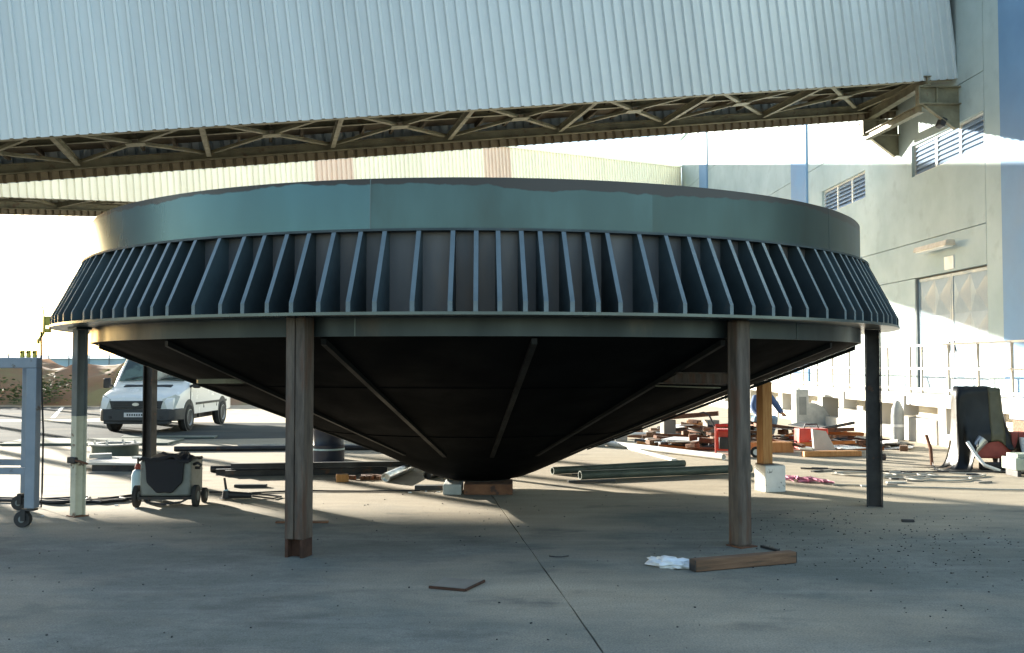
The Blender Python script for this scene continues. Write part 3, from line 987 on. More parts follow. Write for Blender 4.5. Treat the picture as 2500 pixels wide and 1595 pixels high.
for s in (-1, 1):
    MB().add([(s * .62, -.05, .605), (s * .93, .07, .605), (s * .965, .32, .90), (s * .90, .17, .95), (s * .64, -.01, .84), (s * .64, .2, .61), (s * .86, .3, .62), (s * .86, .4, .87), (s * .80, .35, .90), (s * .66, .22, .82)],
             [(0, 1, 2, 3, 4), (0, 1, 6, 5), (1, 2, 7, 6), (2, 3, 8, 7), (3, 4, 9, 8), (4, 0, 5, 9)]).build('headlight', 'lamp', V)
    MB().tube((s * .62, -.085, .40), (s * .62, -.05, .40), .04, None, 14).build('fog_lamp', 'dark_steel', V)
    mr = MB().box((s * 1.15, 1.05, 1.22), (.20, .10, .26)).build('mirror', 'black', V, bevel=.04)
    MB().bar((s * .96, 1.08, 1.12), (s * 1.10, 1.06, 1.18), .06, .05).build('arm', 'black', mr)
    # side glass and door lines
    def sp(y, z, off=.008): return (s * (half_w(z) + off), y, z)
    MB().add([sp(1.24, 1.24), sp(2.10, 1.24), sp(2.10, 1.80), sp(1.68, 1.80)], [(0, 1, 2, 3)]).build('side_window', 'glass', V, smooth=False)
    MB().bar(sp(2.18, .55), sp(2.18, 1.98), .012, .012).build('door_seam', 'bumper', V)
    MB().bar(sp(1.05, .70), sp(1.10, 1.18), .012, .012).build('door_seam', 'bumper', V)
    MB().bar(sp(3.35, .55), sp(3.35, 1.98), .012, .012).build('door_seam', 'bumper', V)
    MB().bar(sp(1.98, 1.15, .015), sp(2.12, 1.15, .015), .03, .03).build('door_handle', 'bumper', V)
    MB().bar(sp(1.5, .68, .006), sp(4.3, .68, .006), .02, .06).build('side_moulding', 'bumper', V)
    MB().bar((s * .9, 2.0, .30), (s * .9, 2.0, .43), .05, .05).build('step', 'bumper', V)
    for yw in (.97, 3.90):
        ar = MB().tube((s * .90, yw, .40), (s * .99, yw, .40), .41, None, 28).build('wheel_arch', 'bumper', V)
        w = MB().lathe([(.20, -.11), (.30, -.115), (.335, -.09), (.345, 0), (.335, .09), (.30, .115), (.20, .11)], 32).mesh('tyre', 'tyre')
        wo = inst('wheel', w, V, (s * .905, yw, .345), (0, R(90), 0))
        rm = MB().lathe([(.001, .04 * 1), (.06, .05), (.075, .03), (.16, .035), (.20, .085), (.215, .08), (.215, -.08), (.001, -.08)], 28, closed=False).mesh('rim', 'rim')
        ro = inst('rim', rm, wo, (0, 0, .03 * s), (0, 0 if s > 0 else math.pi, 0))
MB().bb(-.27, .27, -.105, -.092, .405, .515).build('number_plate', 'plate_white', V)
mb = MB()
for k in range(7):
    mb.bb(-.20 + k * .058, -.165 + k * .058, -.1075, -.1055, .435, .485)
mb.build('plate_lettering', 'bumper', V)
MB().box((0, .80, 1.148), (1.2, .16, .03), rx=.28).build('hood_vent', 'bumper', V)
MB().bb(-.7, .7, 1.0, 4.0, .25, .5).build('underbody', 'black', V)

# ------------------------------------------------------------------ wheeled frame at the left
Fm = thing('wheeled_frame', 'blue grey square tube frame on black castors beside the cream painted post', 'frame', (-5.02, 10.55, 0), -.06)
for (x, y) in ((0, 0), (-.72, 1.20), (-2.2, 0), (-2.8, 1.20)):
    MB().bb(x - .055, x + .055, y - .055, y + .055, .20, 1.66).build('leg', 'frame', Fm, bevel=.008)
    ca = MB().box((x - .02, y, .185), (.13, .10, .02)).box((x - .07, y - .045, .13), (.05, .008, .12)).box((x - .07, y + .045, .13), (.05, .008, .12)).build('castor', 'dark_steel', Fm)
    MB().tube((x - .09, y - .03, .085), (x - .09, y + .03, .085), .085, None, 22).build('castor_wheel', 'black', ca)
    MB().tube((x - .09, y - .034, .085), (x - .09, y + .034, .085), .035, None, 14).build('hub', 'grey_primer', ca)
MB().bb(-2.4, .055, -.055, .055, 1.6605, 1.77).build('top_rail', 'frame', Fm, bevel=.008)
MB().bb(-3.0, -.665, 1.145, 1.255, 1.6605, 1.77).build('top_rail', 'frame', Fm, bevel=.008)
MB().bar((0, .06, 1.715), (-.72, 1.14, 1.715), .09, .09).build('cross_rail', 'frame', Fm)
MB().bb(-2.14, -.056, -.03, .03, .55, .62).build('lower_rail', 'frame', Fm)
MB().bb(-2.74, -.78, 1.17, 1.23, .52, .59).build('lower_rail', 'frame', Fm)
for k in range(3):
    c = thing('yellow_clamp', 'small yellow clamp standing on the top rail of the wheeled frame', 'clamp', (-5.02 - .13 + k * .065, 10.56, 1.771), 0, 'yellow clamps on the wheeled frame')
    MB().bb(-.017, .017, -.02, .02, 0, .075).build('body', 'yellow', c, bevel=.004)
    MB().tube((0, -.02, .055), (0, -.05, .055), .008, None, 8).build('screw', 'dark_steel', c)

# lifting clamp on the flange edge, with its hanging cable
lc = thing('lifting_clamp', 'yellow lifting clamp gripping the edge of the tank flange', 'clamp', polar(-66.5, RF + .012, ZF), R(-66.5))
MB().bb(-.045, .045, -.02, .04, -.05, -.004).bb(-.045, .045, -.02, .04, .03, .14).bb(-.045, .045, -.05, -.02, -.05, .14).build('jaw', 'yellow', lc, bevel=.006)
MB().path([(0, -.04, -.05), (-.03, -.08, -.12), (-.10, -.10, -.15), (-.17, -.10, -.13), (-.20, -.1, -.17)], .016, 8).build('hook', 'yellow', lc)
MB().path([(.02, -.04, .13), (-.02, -.05, .22), (-.08, -.07, .27)], .007, 6).build('shackle', 'dark_steel', lc)
cp = polar(-66.5, RF + .08, 0)
tag(MB().path([(cp.x, cp.y, ZF - .04), (cp.x - .01, cp.y + .05, 1.5), (cp.x - .0, cp.y + .1, .9), (cp.x - .05, cp.y + .2, .2), (cp.x - .08, cp.y + .25, .02), (cp.x - .3, cp.y + .4, .012)], .011, 7).build('hanging_cable', 'black'), 'thin black cable hanging from the yellow lifting clamp to the ground', 'cable')

# ------------------------------------------------------------------ welding cart and things round it
Wd = thing('welding_cart', 'grey welding machine on a wheeled cart draped with a black cloth', 'welding machine', (-4.13, 12.15, 0), .05)
MB().bb(-.30, .30, -.16, .40, .13, .56).build('cabinet', 'grey_paint', Wd, bevel=.03)
MB().bb(-.32, .32, -.18, .42, .095, .128).build('chassis', 'dark_steel', Wd)
mb = MB()
prof = []
for k in range(19):
    a = math.pi * k / 18
    prof.append((-.21 * math.cos(a) * (1 + .04 * math.sin(5 * a)), .37 - .20 * math.sin(a) * (1 + .06 * math.sin(7 * a))))
mb.prism([(-.235, .575), (-.22, .45)] + prof[1:-1] + [(.22, .45), (.235, .575)], -.205, -.163, 'y')
mb.build('cloth_front', 'cloth', Wd, bevel=.012)
vs, fs = [], []
rc = random.Random(9)
for j in range(7):
    for i in range(15):
        vs.append((-.30 + i * .043 + rc.uniform(-.008, .008), -.21 + j * .095, .575 + .035 * math.sin(i * .9 + j) * rc.uniform(.3, 1) + (.03 if 3 < i < 11 else 0)))
for j in range(6):
    for i in range(14):
        fs.append((j * 15 + i, j * 15 + i + 1, (j + 1) * 15 + i + 1, (j + 1) * 15 + i))
ct = MB().add(vs, fs).build('cloth_top', 'cloth', Wd)
sd = ct.modifiers.new('s', 'SOLIDIFY'); sd.thickness = .03
for s in (-1, 1):
    for (y, r_) in ((-.10, .13), (.30, .09)):
        w = MB().tube((s * .325, y, r_), (s * .37, y, r_), r_, None, 24).build('wheel', 'tyre', Wd)
        MB().tube((s * .322, y, r_), (s * .374, y, r_), r_ * .45, None, 16).build('hub', 'grey_primer', w)
MB().tube((-.33, -.10, .13), (.33, -.10, .13), .014, None, 8).build('axle', 'dark_steel', Wd)
MB().path([(.30, -.05, .50), (.36, -.08, .52), (.40, -.08, .49), (.38, -.08, .46), (.33, -.06, .46)], .018, 8).build('handle', 'dark_steel', Wd)
MB().path([(-.3, .0, .2), (-.2, -.2, .07), (0, -.24, .05), (.2, -.2, .07), (.3, -.1, .12)], .012, 7).build('lead', 'black', Wd)
cn = thing('gas_canister', 'small pale blue canister with red cap beside the welding cart', 'canister', (-4.86, 13.1, 0))
MB().lathe([(.001, 0), (.075, 0), (.08, .02), (.08, .26), (.06, .32), (.03, .34), (.001, .34)], 18, closed=False).build('body', 'cyan', cn)
MB().lathe([(.001, .34), (.035, .34), (.04, .37), (.025, .41), (.001, .41)], 14, closed=False).build('cap', 'darkred', cn)
MB().tube((0, 0, .41), (.0, 0, .49), .014, None, 8).build('valve', 'dark_steel', cn)

gdr = thing('angle_grinder', 'black angle grinder with an upright handle lying near the welding cart', 'grinder', (-3.55, 12.72, 0), .1)
MB().tube((-.02, 0, .06), (.26, .02, .045), .045, .032, 14).build('body', 'black', gdr)
MB().tube((-.05, 0, .02), (-.05, 0, .11), .055, .045, 16).build('gear_head', 'dark_steel', gdr)
MB().tube((-.06, -.01, .012), (-.06, -.01, .019), .075, None, 22).build('disc', 'dark_steel', gdr)
MB().tube((-.05, 0, .105), (-.075, 0, .27), .017, .014, 10).build('handle', 'black', gdr)
MB().tube((-.052, 0, .10), (-.055, 0, .125), .028, None, 10).build('collar', 'cyan', gdr)
tag(MB().path([(-3.28, 12.74, .04), (-3.15, 12.8, .014), (-3.0, 12.7, .013), (-2.95, 12.9, .013), (-3.2, 13.1, .013), (-3.6, 13.3, .013), (-4.0, 13.35, .013)], .011).build('power_cord', 'black'), 'thin black cord running from the angle grinder', 'cord')
tag(MB().box((-3.62, 13.98, .02), (.44, .10, .04), rz=.03).build('flat_bar', 'dark_steel', None, bevel=.004), 'short black flat bar on the ground behind the angle grinder', 'steel bar')


def ground_cable(pts, r, m, label, name='ground_cable', cat='cable', group=None, seed=0, wob=.05):
    rs = random.Random(seed)
    out = []
    for a, b_ in zip(pts, pts[1:]):
        for k in range(5):
            t = k / 5
            out.append((a[0] + (b_[0] - a[0]) * t + rs.uniform(-wob, wob), a[1] + (b_[1] - a[1]) * t + rs.uniform(-wob, wob), r + .002))
    out.append((*pts[-1], r + .002))
    # smooth
    sm = []
    for i in range(len(out)):
        p, q, s = out[max(0, i - 1)], out[i], out[min(len(out) - 1, i + 1)]
        sm.append(tuple((p[k] + 2 * q[k] + s[k]) / 4 for k in range(3)))
    return tag(MB().path(sm, r, 6).build(name, m), label, cat, group)


gl = 'black welding cable lying in loops between the cream post and the cart'
ground_cable([(-7.5, 12.5), (-5.9, 12.45), (-5.4, 12.3), (-5.1, 12.5), (-4.9, 12.9), (-4.5, 12.95)], .022, 'black', gl, group='welding cables by the cart', seed=1)
ground_cable([(-7.2, 12.8), (-6.0, 12.6), (-5.5, 12.55), (-5.2, 12.3), (-4.8, 12.6), (-4.5, 12.7)], .02, 'black', gl, group='welding cables by the cart', seed=2)
ground_cable([(-6.0, 12.2), (-5.7, 12.6), (-5.3, 12.7), (-5.25, 12.35), (-5.6, 12.25), (-5.9, 12.45)], .024, 'black', gl, group='welding cables by the cart', seed=3)
ground_cable([(-5.3, 12.4), (-5.0, 12.3), (-4.8, 12.5), (-4.95, 12.75), (-5.2, 12.6)], .02, 'black', gl, group='welding cables by the cart', seed=4)
ground_cable([(-3.7, 13.0), (-3.2, 13.4), (-2.6, 13.5), (-1.9, 13.4), (-1.2, 13.5)], .012, 'black', 'thin dark cable running from the cart towards the cone outlet', seed=5)

# plates and parts behind the cart
tag(MB().prism([(-10.7, 21.0), (-7.25, 21.2), (-7.35, 22.6), (-10.9, 22.6)], .005, .05, 'z').build('steel_sheet', 'olive_steel', None, bevel=.006), 'long dark green steel sheet lying flat in front of the van', 'steel sheet')
tag(MB().prism([(-8.9, 22.9), (-6.8, 23.0), (-6.9, 23.6), (-9.1, 23.6)], .006, .04, 'z').build('steel_sheet', 'olive_steel', None, bevel=.006), 'smaller dark steel sheet between the van and the long green sheet', 'steel sheet')
dr = thing('tank_lid', 'low round green grey steel lid with a pale rim and bolts lying on the yard', 'steel lid', (-7.45, 18.9, 0))
MB().lathe([(.001, 0), (.42, 0), (.42, .20), (.001, .20)], 40, closed=False).build('body', 'olive_steel', dr)
MB().lathe([(.30, .201), (.47, .201), (.47, .225), (.30, .225)], 40).build('rim', 'plate', dr)
for k in range(8):
    a = k * math.pi / 4
    MB().tube((.38 * math.cos(a), .38 * math.sin(a), .225), (.38 * math.cos(a), .38 * math.sin(a), .265), .022, None, 8).build('bolt', 'silver', dr)
pl = thing('steel_plate', 'pale thick steel plate raised on a dark timber behind the welding cart', 'steel plate', (-6.3, 16.55, 0), -.12)
MB().bb(-.62, .75, -.55, .55, .10, .135).build('plate', 'plate', pl, bevel=.003)
MB().bb(-.35, .65, -.50, -.42, 0, .099).build('bearer', 'dark_steel', pl)
MB().bb(-.35, .65, .40, .48, 0, .099).build('bearer', 'dark_steel', pl)
tag(MB().box((-6.9, 16.9, .17), (.35, .22, .07), rz=.4).build('steel_offcut', 'plate', None, bevel=.004), 'small pale offcut lying on the raised steel plate', 'offcut')
tag(MB().box((-6.2, 16.8, .15), (.26, .10, .03), rz=-.3).build('steel_offcut', 'silver', None, bevel=.003), 'small shiny bar lying on the raised steel plate', 'offcut')
tag(MB().tube((-6.6, 19.7, .05), (-1.4, 20.1, .05), .05, None, 12, .05).build('long_pipe', 'dark_steel'), 'long thin dark pipe lying across the yard in front of the van', 'pipe')
tag(MB().tube((-5.6, 20.6, .035), (-1.2, 20.7, .035), .035, None, 10, .05).build('long_pipe', 'hose'), 'long thin pale pipe lying beyond the dark one in front of the van', 'pipe')

# beams lying behind the near left post
bl_ = 'dark steel beam in the low stack behind the boxed brown post'
for k, (x0, y0, x1, y1, z) in enumerate(((-4.35, 15.3, -1.95, 15.75, .046), (-4.55, 15.5, -2.0, 15.95, .046), (-4.3, 15.42, -1.5, 15.85, .139))):
    tag(MB().ibeam((x0, y0, z), (x1, y1, z), .090, .10, .010).build('steel_beam', 'dark_steel'), bl_ if k < 2 else 'long dark beam lying on top of the low stack behind the boxed brown post', 'steel beam', 'stacked steel beams' if k < 2 else None)
tag(MB().tube((-4.75, 15.9, .05), (-4.25, 15.95, .05), .05, None, 12, .04).build('short_pipe', 'dark_steel'), 'short dark pipe end beside the low stack of beams', 'pipe')
tag(MB().tube((-1.83, 14.58, .065), (-1.62, 16.2, .065), .065, None, 16, .08).build('bright_pipe', 'silver'), 'bright steel pipe pointing out from under the cone', 'pipe')
tag(MB().tube((-1.25, 14.9, .06), (-.95, 15.9, .06), .06, None, 14, .06).build('dark_pipe', 'dark_steel'), 'short dark pipe beside the bright one under the cone', 'pipe')
tag(MB().box((-1.12, 13.72, .03), (.40, .16, .06), rz=.05).build('steel_offcut', 'dark_steel', None, bevel=.004), 'flat dark steel offcut beside the concrete block under the outlet', 'offcut')
tag(MB().box((-2.46, 14.62, .055), (.18, .12, .11), rz=.2).build('brick', 'wood_orange', None, bevel=.01), 'small orange block in front of the stacked beams', 'block')
db = thing('oil_drum', 'dark blue steel drum standing behind the boxed brown post', 'drum', (-3.24, 17.75, 0))
MB().lathe([(.001, 0), (.28, 0), (.285, .02), (.285, .27), (.298, .29), (.285, .31), (.285, .56), (.298, .58), (.285, .60), (.285, .85), (.295, .87), (.28, .87), (.27, .845), (.001, .845)], 36, closed=False).build('body', 'barrel', db)
MB().lathe([(.286, .20), (.289, .20), (.289, .23), (.286, .23)], 36).build('band', 'cyan', db)
MB().tube((.15, .1, .845), (.15, .1, .865), .03, None, 10).build('bung', 'dark_steel', db)
for k in range(9):
    x, y = random.uniform(-2.4, -1.9), random.uniform(15.2, 15.5)
    tag(MB().box((x, y - .35, .03), (random.uniform(.08, .2), random.uniform(.03, .06), .06), rz=random.uniform(-1, 1)).build('scrap_offcut', 'rust', None, bevel=.003), 'small rusty offcut lying by the stacked beams', 'offcut', 'rusty offcuts by the beams')

# ------------------------------------------------------------------ foreground litter
wb = thing('wooden_beam', 'brown weathered timber beam lying on the concrete near the brown square post', 'timber beam', (1.95, 8.50, 0), math.atan2(.39, .96))
MB().bb(-.50, .50, -.05, .05, .003, .10).build('beam', 'wood', wb, bevel=.008)
for s in (-1, 1):
    MB().box((s * .503, 0, .052), (.006, .094, .09)).build('end_grain', 'black', wb)
# crumpled white bag
bmh = bmesh.new()
bmesh.ops.create_icosphere(bmh, subdivisions=4, radius=1)
rs = random.Random(21)
from mathutils import noise as mn
for v_ in bmh.verts:
    d_ = v_.co.normalized()
    k = 1 + .7 * mn.noise(d_ * 2.4) + .45 * abs(mn.noise(d_ * 5))
    v_.co = Vector((d_.x * .17 * k, d_.y * .10 * k, max(.0, .03 + d_.z * .04 * k)))
me = bpy.data.meshes.new('plastic_bag')
bmh.to_mesh(me); bmh.free()
me.materials.append(M['bag'])
me.polygons.foreach_set('use_smooth', [True] * len(me.polygons))
o = inst('plastic_bag', me, None, (1.34, 8.50, 0), (0, 0, -.5))
tag(o, 'crumpled white plastic bag beside the end of the timber beam', 'bag')
tag(MB().box((2.37, 9.29, .012), (.24, .035, .02), rz=-1.15).build('rubber_strip', 'black', None, bevel=.003), 'short black strip on the concrete behind the timber beam', 'strip')
tag(MB().box((4.27, 10.9, .015), (.13, .05, .03), rz=-.1).build('rubber_piece', 'black', None, bevel=.006), 'small black lump alone on the concrete by the dark H-section post', 'lump')
cb_ = thing('board', 'thin brown board lying flat on the bare concrete in front of the tank', 'board', (0, 0, 0))
MB().prism([(-.63, 7.69), (-.35, 7.58), (-.22, 7.90), (-.53, 8.02)], .006, .014, 'z').build('sheet', 'card', cb_)
MB().bar((-.63, 7.685, .012), (-.35, 7.575, .012), .014, .018).bar((-.35, 7.575, .012), (-.215, 7.90, .012), .014, .018).build('edge_strip', 'dark_rust', cb_)
tag(MB().path([(.33, 8.95, .006), (.38, 8.91, .006), (.44, 8.91, .006), (.50, 8.96, .006)], .005, 6).build('wire', 'dark_steel'), 'short curved wire lying beside the slab joint', 'wire')
tag(MB().box((-2.25, 10.83, .012), (.56, .07, .02), rz=.02).build('flat_bar', 'rust', None, bevel=.003), 'rusty flat bar lying behind the boxed brown post', 'steel bar')
for i, (x, y) in enumerate(((-4.76, 12.15), (-4.42, 11.86), (-5.25, 11.3), (-1.15, 13.5), (-1.35, 13.35), (-.98, 13.42))):
    lab = 'small white scrap of paper on the concrete by the cart' if i < 3 else 'small white paper scrap beside the concrete block under the outlet'
    tag(MB().box((x, y, .007), (random.uniform(.015, .05), random.uniform(.012, .04), .008), rz=random.uniform(0, 3), rx=.1).build('paper_scrap', 'bag', None), lab, 'paper', ('paper by the cart', 'paper by the outlet')[i // 3])
# pebbles
rg = random.Random(31)
mb = MB()
for k in range(700):
    if k < 450:
        x, y = rg.gauss(3.6, 1.1), rg.gauss(9.9, 1.0)
    else:
        x, y = rg.uniform(-5, 5.5), rg.uniform(6, 13.5)
    s = rg.uniform(.003, .0085)
    a = rg.uniform(0, 3)
    mb.box((x, y, s * .5), (s * rg.uniform(1, 2.2), s * rg.uniform(1, 1.6), s), rz=a, rx=rg.uniform(-.3, .3))
kind(mb.build('gravel', 'dark_steel', None, smooth=False), 'stuff')

# ------------------------------------------------------------------ right hand side of the yard
tag(MB().tube((.62, 15.55, .06), (2.85, 16.7, .06), .058, None, 16, .08).build('steel_pipe', 'olive_steel'), 'shorter dark olive pipe of the pair lying right of the outlet'.replace('right of', 'beyond'), 'pipe')
tag(MB().tube((1.0, 14.85, .068), (3.75, 15.85, .068), .066, None, 16, .08).build('steel_pipe', 'olive_steel'), 'longer thick dark pipe with an open end lying beyond the outlet', 'pipe')
tag(MB().box((1.15, 14.55, .02), (.7, .05, .03), rz=.2).build('flat_bar', 'dark_steel', None), 'thin dark bar in front of the open ended pipe', 'steel bar')
tag(MB().tube((2.0, 20.9, .06), (3.75, 17.85, .06), .055, None, 14, .06).build('white_pipe', 'white_metal'), 'long white pipe lying towards the red generator', 'pipe')
tag(MB().bar((2.35, 20.3, .02), (2.85, 17.75, .02), .10, .03).build('white_plank', 'white_metal'), 'flat white plank lying beside the white pipe', 'plank')
for k, (x, y) in enumerate(((1.75, 20.9), (2.0, 21.6), (2.35, 22.4), (1.55, 21.9))):
    tag(MB().box((x, y, .09), (.34, .28, .18), rz=.3 * k).build('white_box', 'plate', None, bevel=.012), 'small pale box at the far end of the white pipe', 'box', 'white boxes by the white pipe')

gn = thing('generator', 'small red generator on wheels standing by the scrap heap', 'generator', (4.1, 18.75, 0), -.2)
MB().bb(-.30, .30, -.20, .20, .10, .50).build('tank', 'red', gn, bevel=.04)
MB().bb(-.24, .24, -.24, -.205, .14, .36).build('panel', 'dark_steel', gn, bevel=.01)
for s in (-1, 1):
    for y in (-.24, .24):
        MB().tube((s * .30, y, 0), (s * .30, y, .56), .016, None, 8).build('frame_post', 'red', gn)
MB().tube((-.30, -.24, .56), (.30, -.24, .56), .016, None, 8).build('frame_rail', 'red', gn)
MB().tube((-.30, .24, .56), (.30, .24, .56), .016, None, 8).build('frame_rail', 'red', gn)
for x in (.20, .42):
    w = MB().tube((x, -.33, .10), (x, -.27, .10), .10, None, 22).build('wheel', 'tyre', gn)
    MB().tube((x, -.335, .10), (x, -.265, .10), .055, None, 16).build('hub', 'white_metal', gn)
MB().path([(-.3, 0, .5), (-.42, 0, .75), (-.52, 0, .80), (-.60, 0, .78)], .018, 8).build('handle', 'dark_steel', gn)
cy = thing('gas_cylinder', 'dark navy gas cylinder standing behind the red generator', 'cylinder', (4.52, 19.6, 0))
MB().lathe([(.001, 0), (.10, 0), (.11, .03), (.11, .86), (.08, .97), (.035, 1.0), (.001, 1.0)], 20, closed=False).build('body', 'navy', cy)
MB().tube((0, 0, 1.0), (0, 0, 1.08), .025, None, 10).build('valve', 'silver', cy)

# scrap heap: every piece its own object
rp = random.Random(77)
lay = {}


def scrap(region, n, tail, gname):
    (xa, xb, ya, yb) = region
    for k in range(n):
        x, y = rp.uniform(xa, xb), rp.uniform(ya, yb)
        key = (int(x * 2), int(y * 2))
        z = lay.get(key, 0.0)
        t = rp.choice(('plank', 'angle', 'sheet', 'pipe', 'block', 'bar'))
        a = rp.gauss(0, .75)
        L_ = rp.uniform(.5, 1.4)
        c, s = math.cos(a), math.sin(a)
        if t == 'plank':
            h = .06
            o = MB().box((0, 0, h / 2), (L_, rp.uniform(.06, .16), h)).build('scrap_plank', rp.choice(('wood', 'wood', 'rust', 'wood_orange', 'card')), None, bevel=.004)
            lab, cat = 'timber plank ', 'plank'
        elif t == 'angle':
            h = .07
            o = MB().bb(-L_ / 2, L_ / 2, -.04, .04, 0, .008).bb(-L_ / 2, L_ / 2, .032, .04, .008, .07).build('scrap_angle', rp.choice(('rust', 'rust_orange')), None)
            lab, cat = 'steel angle ', 'steel angle'
        elif t == 'sheet':
            h = .03
            o = MB().prism([(-L_ / 2, -.25), (L_ / 2, -.2), (L_ / 2 - .15, .3), (-L_ / 2 + .1, .22)], .01, .022, 'z').build('scrap_sheet', rp.choice(('plate', 'plate', 'dark_steel', 'dark_steel', 'white_metal')), None)
            lab, cat = 'bent steel sheet offcut ', 'steel sheet'
        elif t == 'pipe':
            h = .07
            o = MB().tube((-L_ / 2, 0, .035), (L_ / 2, 0, .035), .035, None, 10, .04).build('scrap_pipe', rp.choice(('rust', 'dark_steel', 'white_metal')), None)
            lab, cat = 'short pipe length ', 'pipe'
        elif t == 'block':
            h = rp.uniform(.06, .15)
            o = MB().box((0, 0, h / 2), (rp.uniform(.12, .3), rp.uniform(.1, .2), h)).build('scrap_block', rp.choice(('wood', 'rust', 'dark_steel', 'dark_steel')), None, bevel=.01)
            lab, cat = 'squat block ', 'block'
        else:
            h = .03
            o = MB().box((0, 0, h / 2), (L_, .06, h)).build('scrap_bar', rp.choice(('dark_steel', 'rust', 'silver', 'white_metal')), None)
            lab, cat = 'flat metal bar ', 'steel bar'
        adj = {'wood': 'dark brown ', 'wood_orange': 'orange ', 'card': 'grey brown ', 'rust': 'dark rusty ', 'rust_orange': 'orange rusty ', 'plate': 'pale ', 'dark_steel': 'black ',
               'olive_steel': 'green grey ', 'white_metal': 'white ', 'conc': 'concrete grey ', 'silver': 'shiny '}
        mk = [k_ for k_ in adj if M[k_] == o.data.materials[0]][0]
        lab = adj[mk] + lab
        o.location = (x, y, z + .002)
        o.rotation_euler = (rp.uniform(-.10, .10), rp.uniform(-.13, .13), a)
        lay[key] = min(.42, z + h)
        tag(o, lab + tail, cat, adj[mk] + cat + 's ' + gname)


scrap((2.9, 4.5, 20.4, 24.0), 80, 'in the scrap heap behind the red generator', 'in the heap behind the generator')
scrap((4.9, 7.9, 19.6, 23.4), 110, 'in the scrap spread around the squatting worker', 'around the squatting worker')
scrap((2.6, 4.0, 19.6, 20.6), 10, 'in the scrap heap behind the red generator', 'in the heap behind the generator')
tag(MB().bar((3.35, 22.6, .50), (4.55, 22.2, .62), .16, .10).build('rusty_beam', 'rust', None), 'long rusty beam lying across the top of the scrap heap', 'steel beam')
for k, (x, y) in enumerate(((3.5, 22.6), (4.4, 22.25))):
    tag(MB().box((x, y, .24), (.28, .28, .44 if k == 0 else .47), rz=.2).build('wooden_crate', 'card', None, bevel=.01), 'brown crate under the long rusty beam in the scrap heap', 'crate', 'crates under the rusty beam')
tag(MB().box((5.9, 18.6, .055), (1.1, .16, .10), rz=.12).build('timber_baulk', 'wood_orange', None, bevel=.008), 'dark orange timber baulk lying alone in front of the scrap', 'timber')
tag(MB().box((5.0, 19.5, .10), (.85, .2, .2), rz=.03).build('timber_crate', 'wood_orange', None, bevel=.008), 'long brown timber crate beside the orange prop', 'crate')
tag(MB().prism([(-.22, 0), (.26, 0), (.02, .42), (-.26, .46)], -.03, .03, 'y').build('white_board', 'plate', None, (6.0, 19.35, .0), .2), 'pale board leaning in the scrap behind the timber baulk', 'board')
rbx = thing('red_toolbox', 'red toolbox in the scrap behind the pale board', 'toolbox', (6.0, 20.2, .0), .1)
MB().bb(-.3, .3, -.15, .15, 0, .42).build('body', 'red', rbx, bevel=.02)
MB().path([(-.15, 0, .42), (-.12, 0, .5), (.12, 0, .5), (.15, 0, .42)], .015, 7).build('handle', 'dark_steel', rbx)

# pink rope tangle, hoses, strips
rk = random.Random(41)
pts = [(4.0 + .42 * k / 60 + rk.uniform(-.14, .14), 14.9 - .5 * k / 60 + rk.uniform(-.16, .16), rk.uniform(.012, .07)) for k in range(70)]
tag(MB().path(pts, .014, 5).build('rope_tangle', 'pink'), 'tangle of pink rope on the ground beside the painted block', 'rope')
hl = 'pale hose lying in loops on the sunlit ground near the black tarpaulin'
for k in range(4):
    cx_, cy_ = ((5.95, 15.2), (6.3, 14.9), (6.7, 15.4), (5.4, 15.5))[k]
    loop = [(cx_ + .45 * math.cos(a) * (1 + .2 * math.sin(2 * a + k)), cy_ + .32 * math.sin(a)) for a in (i * .7 + k for i in range(9))]
    ground_cable(loop, .014, 'hose', hl, 'ground_hose', 'hose', 'pale hoses on the ground', 50 + k, .03)
ground_cable([(4.6, 16.4), (6.2, 15.8), (7.4, 15.9), (8.6, 15.2)], .014, 'black', 'thin black cable crossing the sunlit ground to the green skid', seed=61)
ground_cable([(4.4, 14.2), (5.4, 13.9), (6.6, 13.6), (8.0, 13.4)], .012, 'hose', 'thin pale hose running along the sunlit ground in front of the tarpaulin', 'ground_hose', 'hose', seed=62)
for k in range(16):
    x, y = rk.uniform(4.6, 7.2), rk.uniform(14.0, 16.6)
    tag(MB().box((x, y, .012), (rk.uniform(.08, .3), rk.uniform(.03, .08), .02), rz=rk.uniform(-.6, .6)).build('scrap_strip', rk.choice(('dark_steel', 'plate', 'card')), None), 'small scrap strip on the sunlit ground before the tarpaulin', 'strip', 'scrap strips on the sunlit ground')
tag(MB().box((6.55, 17.9, .06), (.16, .14, .12), rz=.2).build('black_pot', 'black', None, bevel=.03), 'small black pot alone on the sunlit ground', 'pot')

# machine under a black tarpaulin
mc = thing('covered_machine', 'red and silver machine on legs half hidden under the black tarpaulin', 'machine', (7.75, 16.5, 0), -.1)
MB().bb(-.34, .34, -.22, .22, .18, .58).build('body', 'darkred', mc, bevel=.03)
MB().tube((-.30, -.26, .28), (-.12, -.26, .50), .07, .09, 14).build('motor', 'silver', mc)
MB().bb(.36, .62, -.12, .12, .30, .60).build('gearbox', 'darkred', mc, bevel=.02)
for x in (-.3, .3):
    for y in (-.18, .18):
        MB().bb(x - .03, x + .03, y - .03, y + .03, 0, .179).build('leg', 'dark_steel', mc)
MB().bb(-.42, .22, -.11, .13, .581, 1.315).build('cabinet', 'dark_steel', mc, bevel=.02)
MB().tube((.52, -.2, 0), (.52, -.2, .52), .055, None, 14).build('stand_pipe', 'white_metal', mc)
MB().bb(-.2, .35, -.36, -.24, 0, .13).build('drip_tray', 'black', mc, bevel=.03)

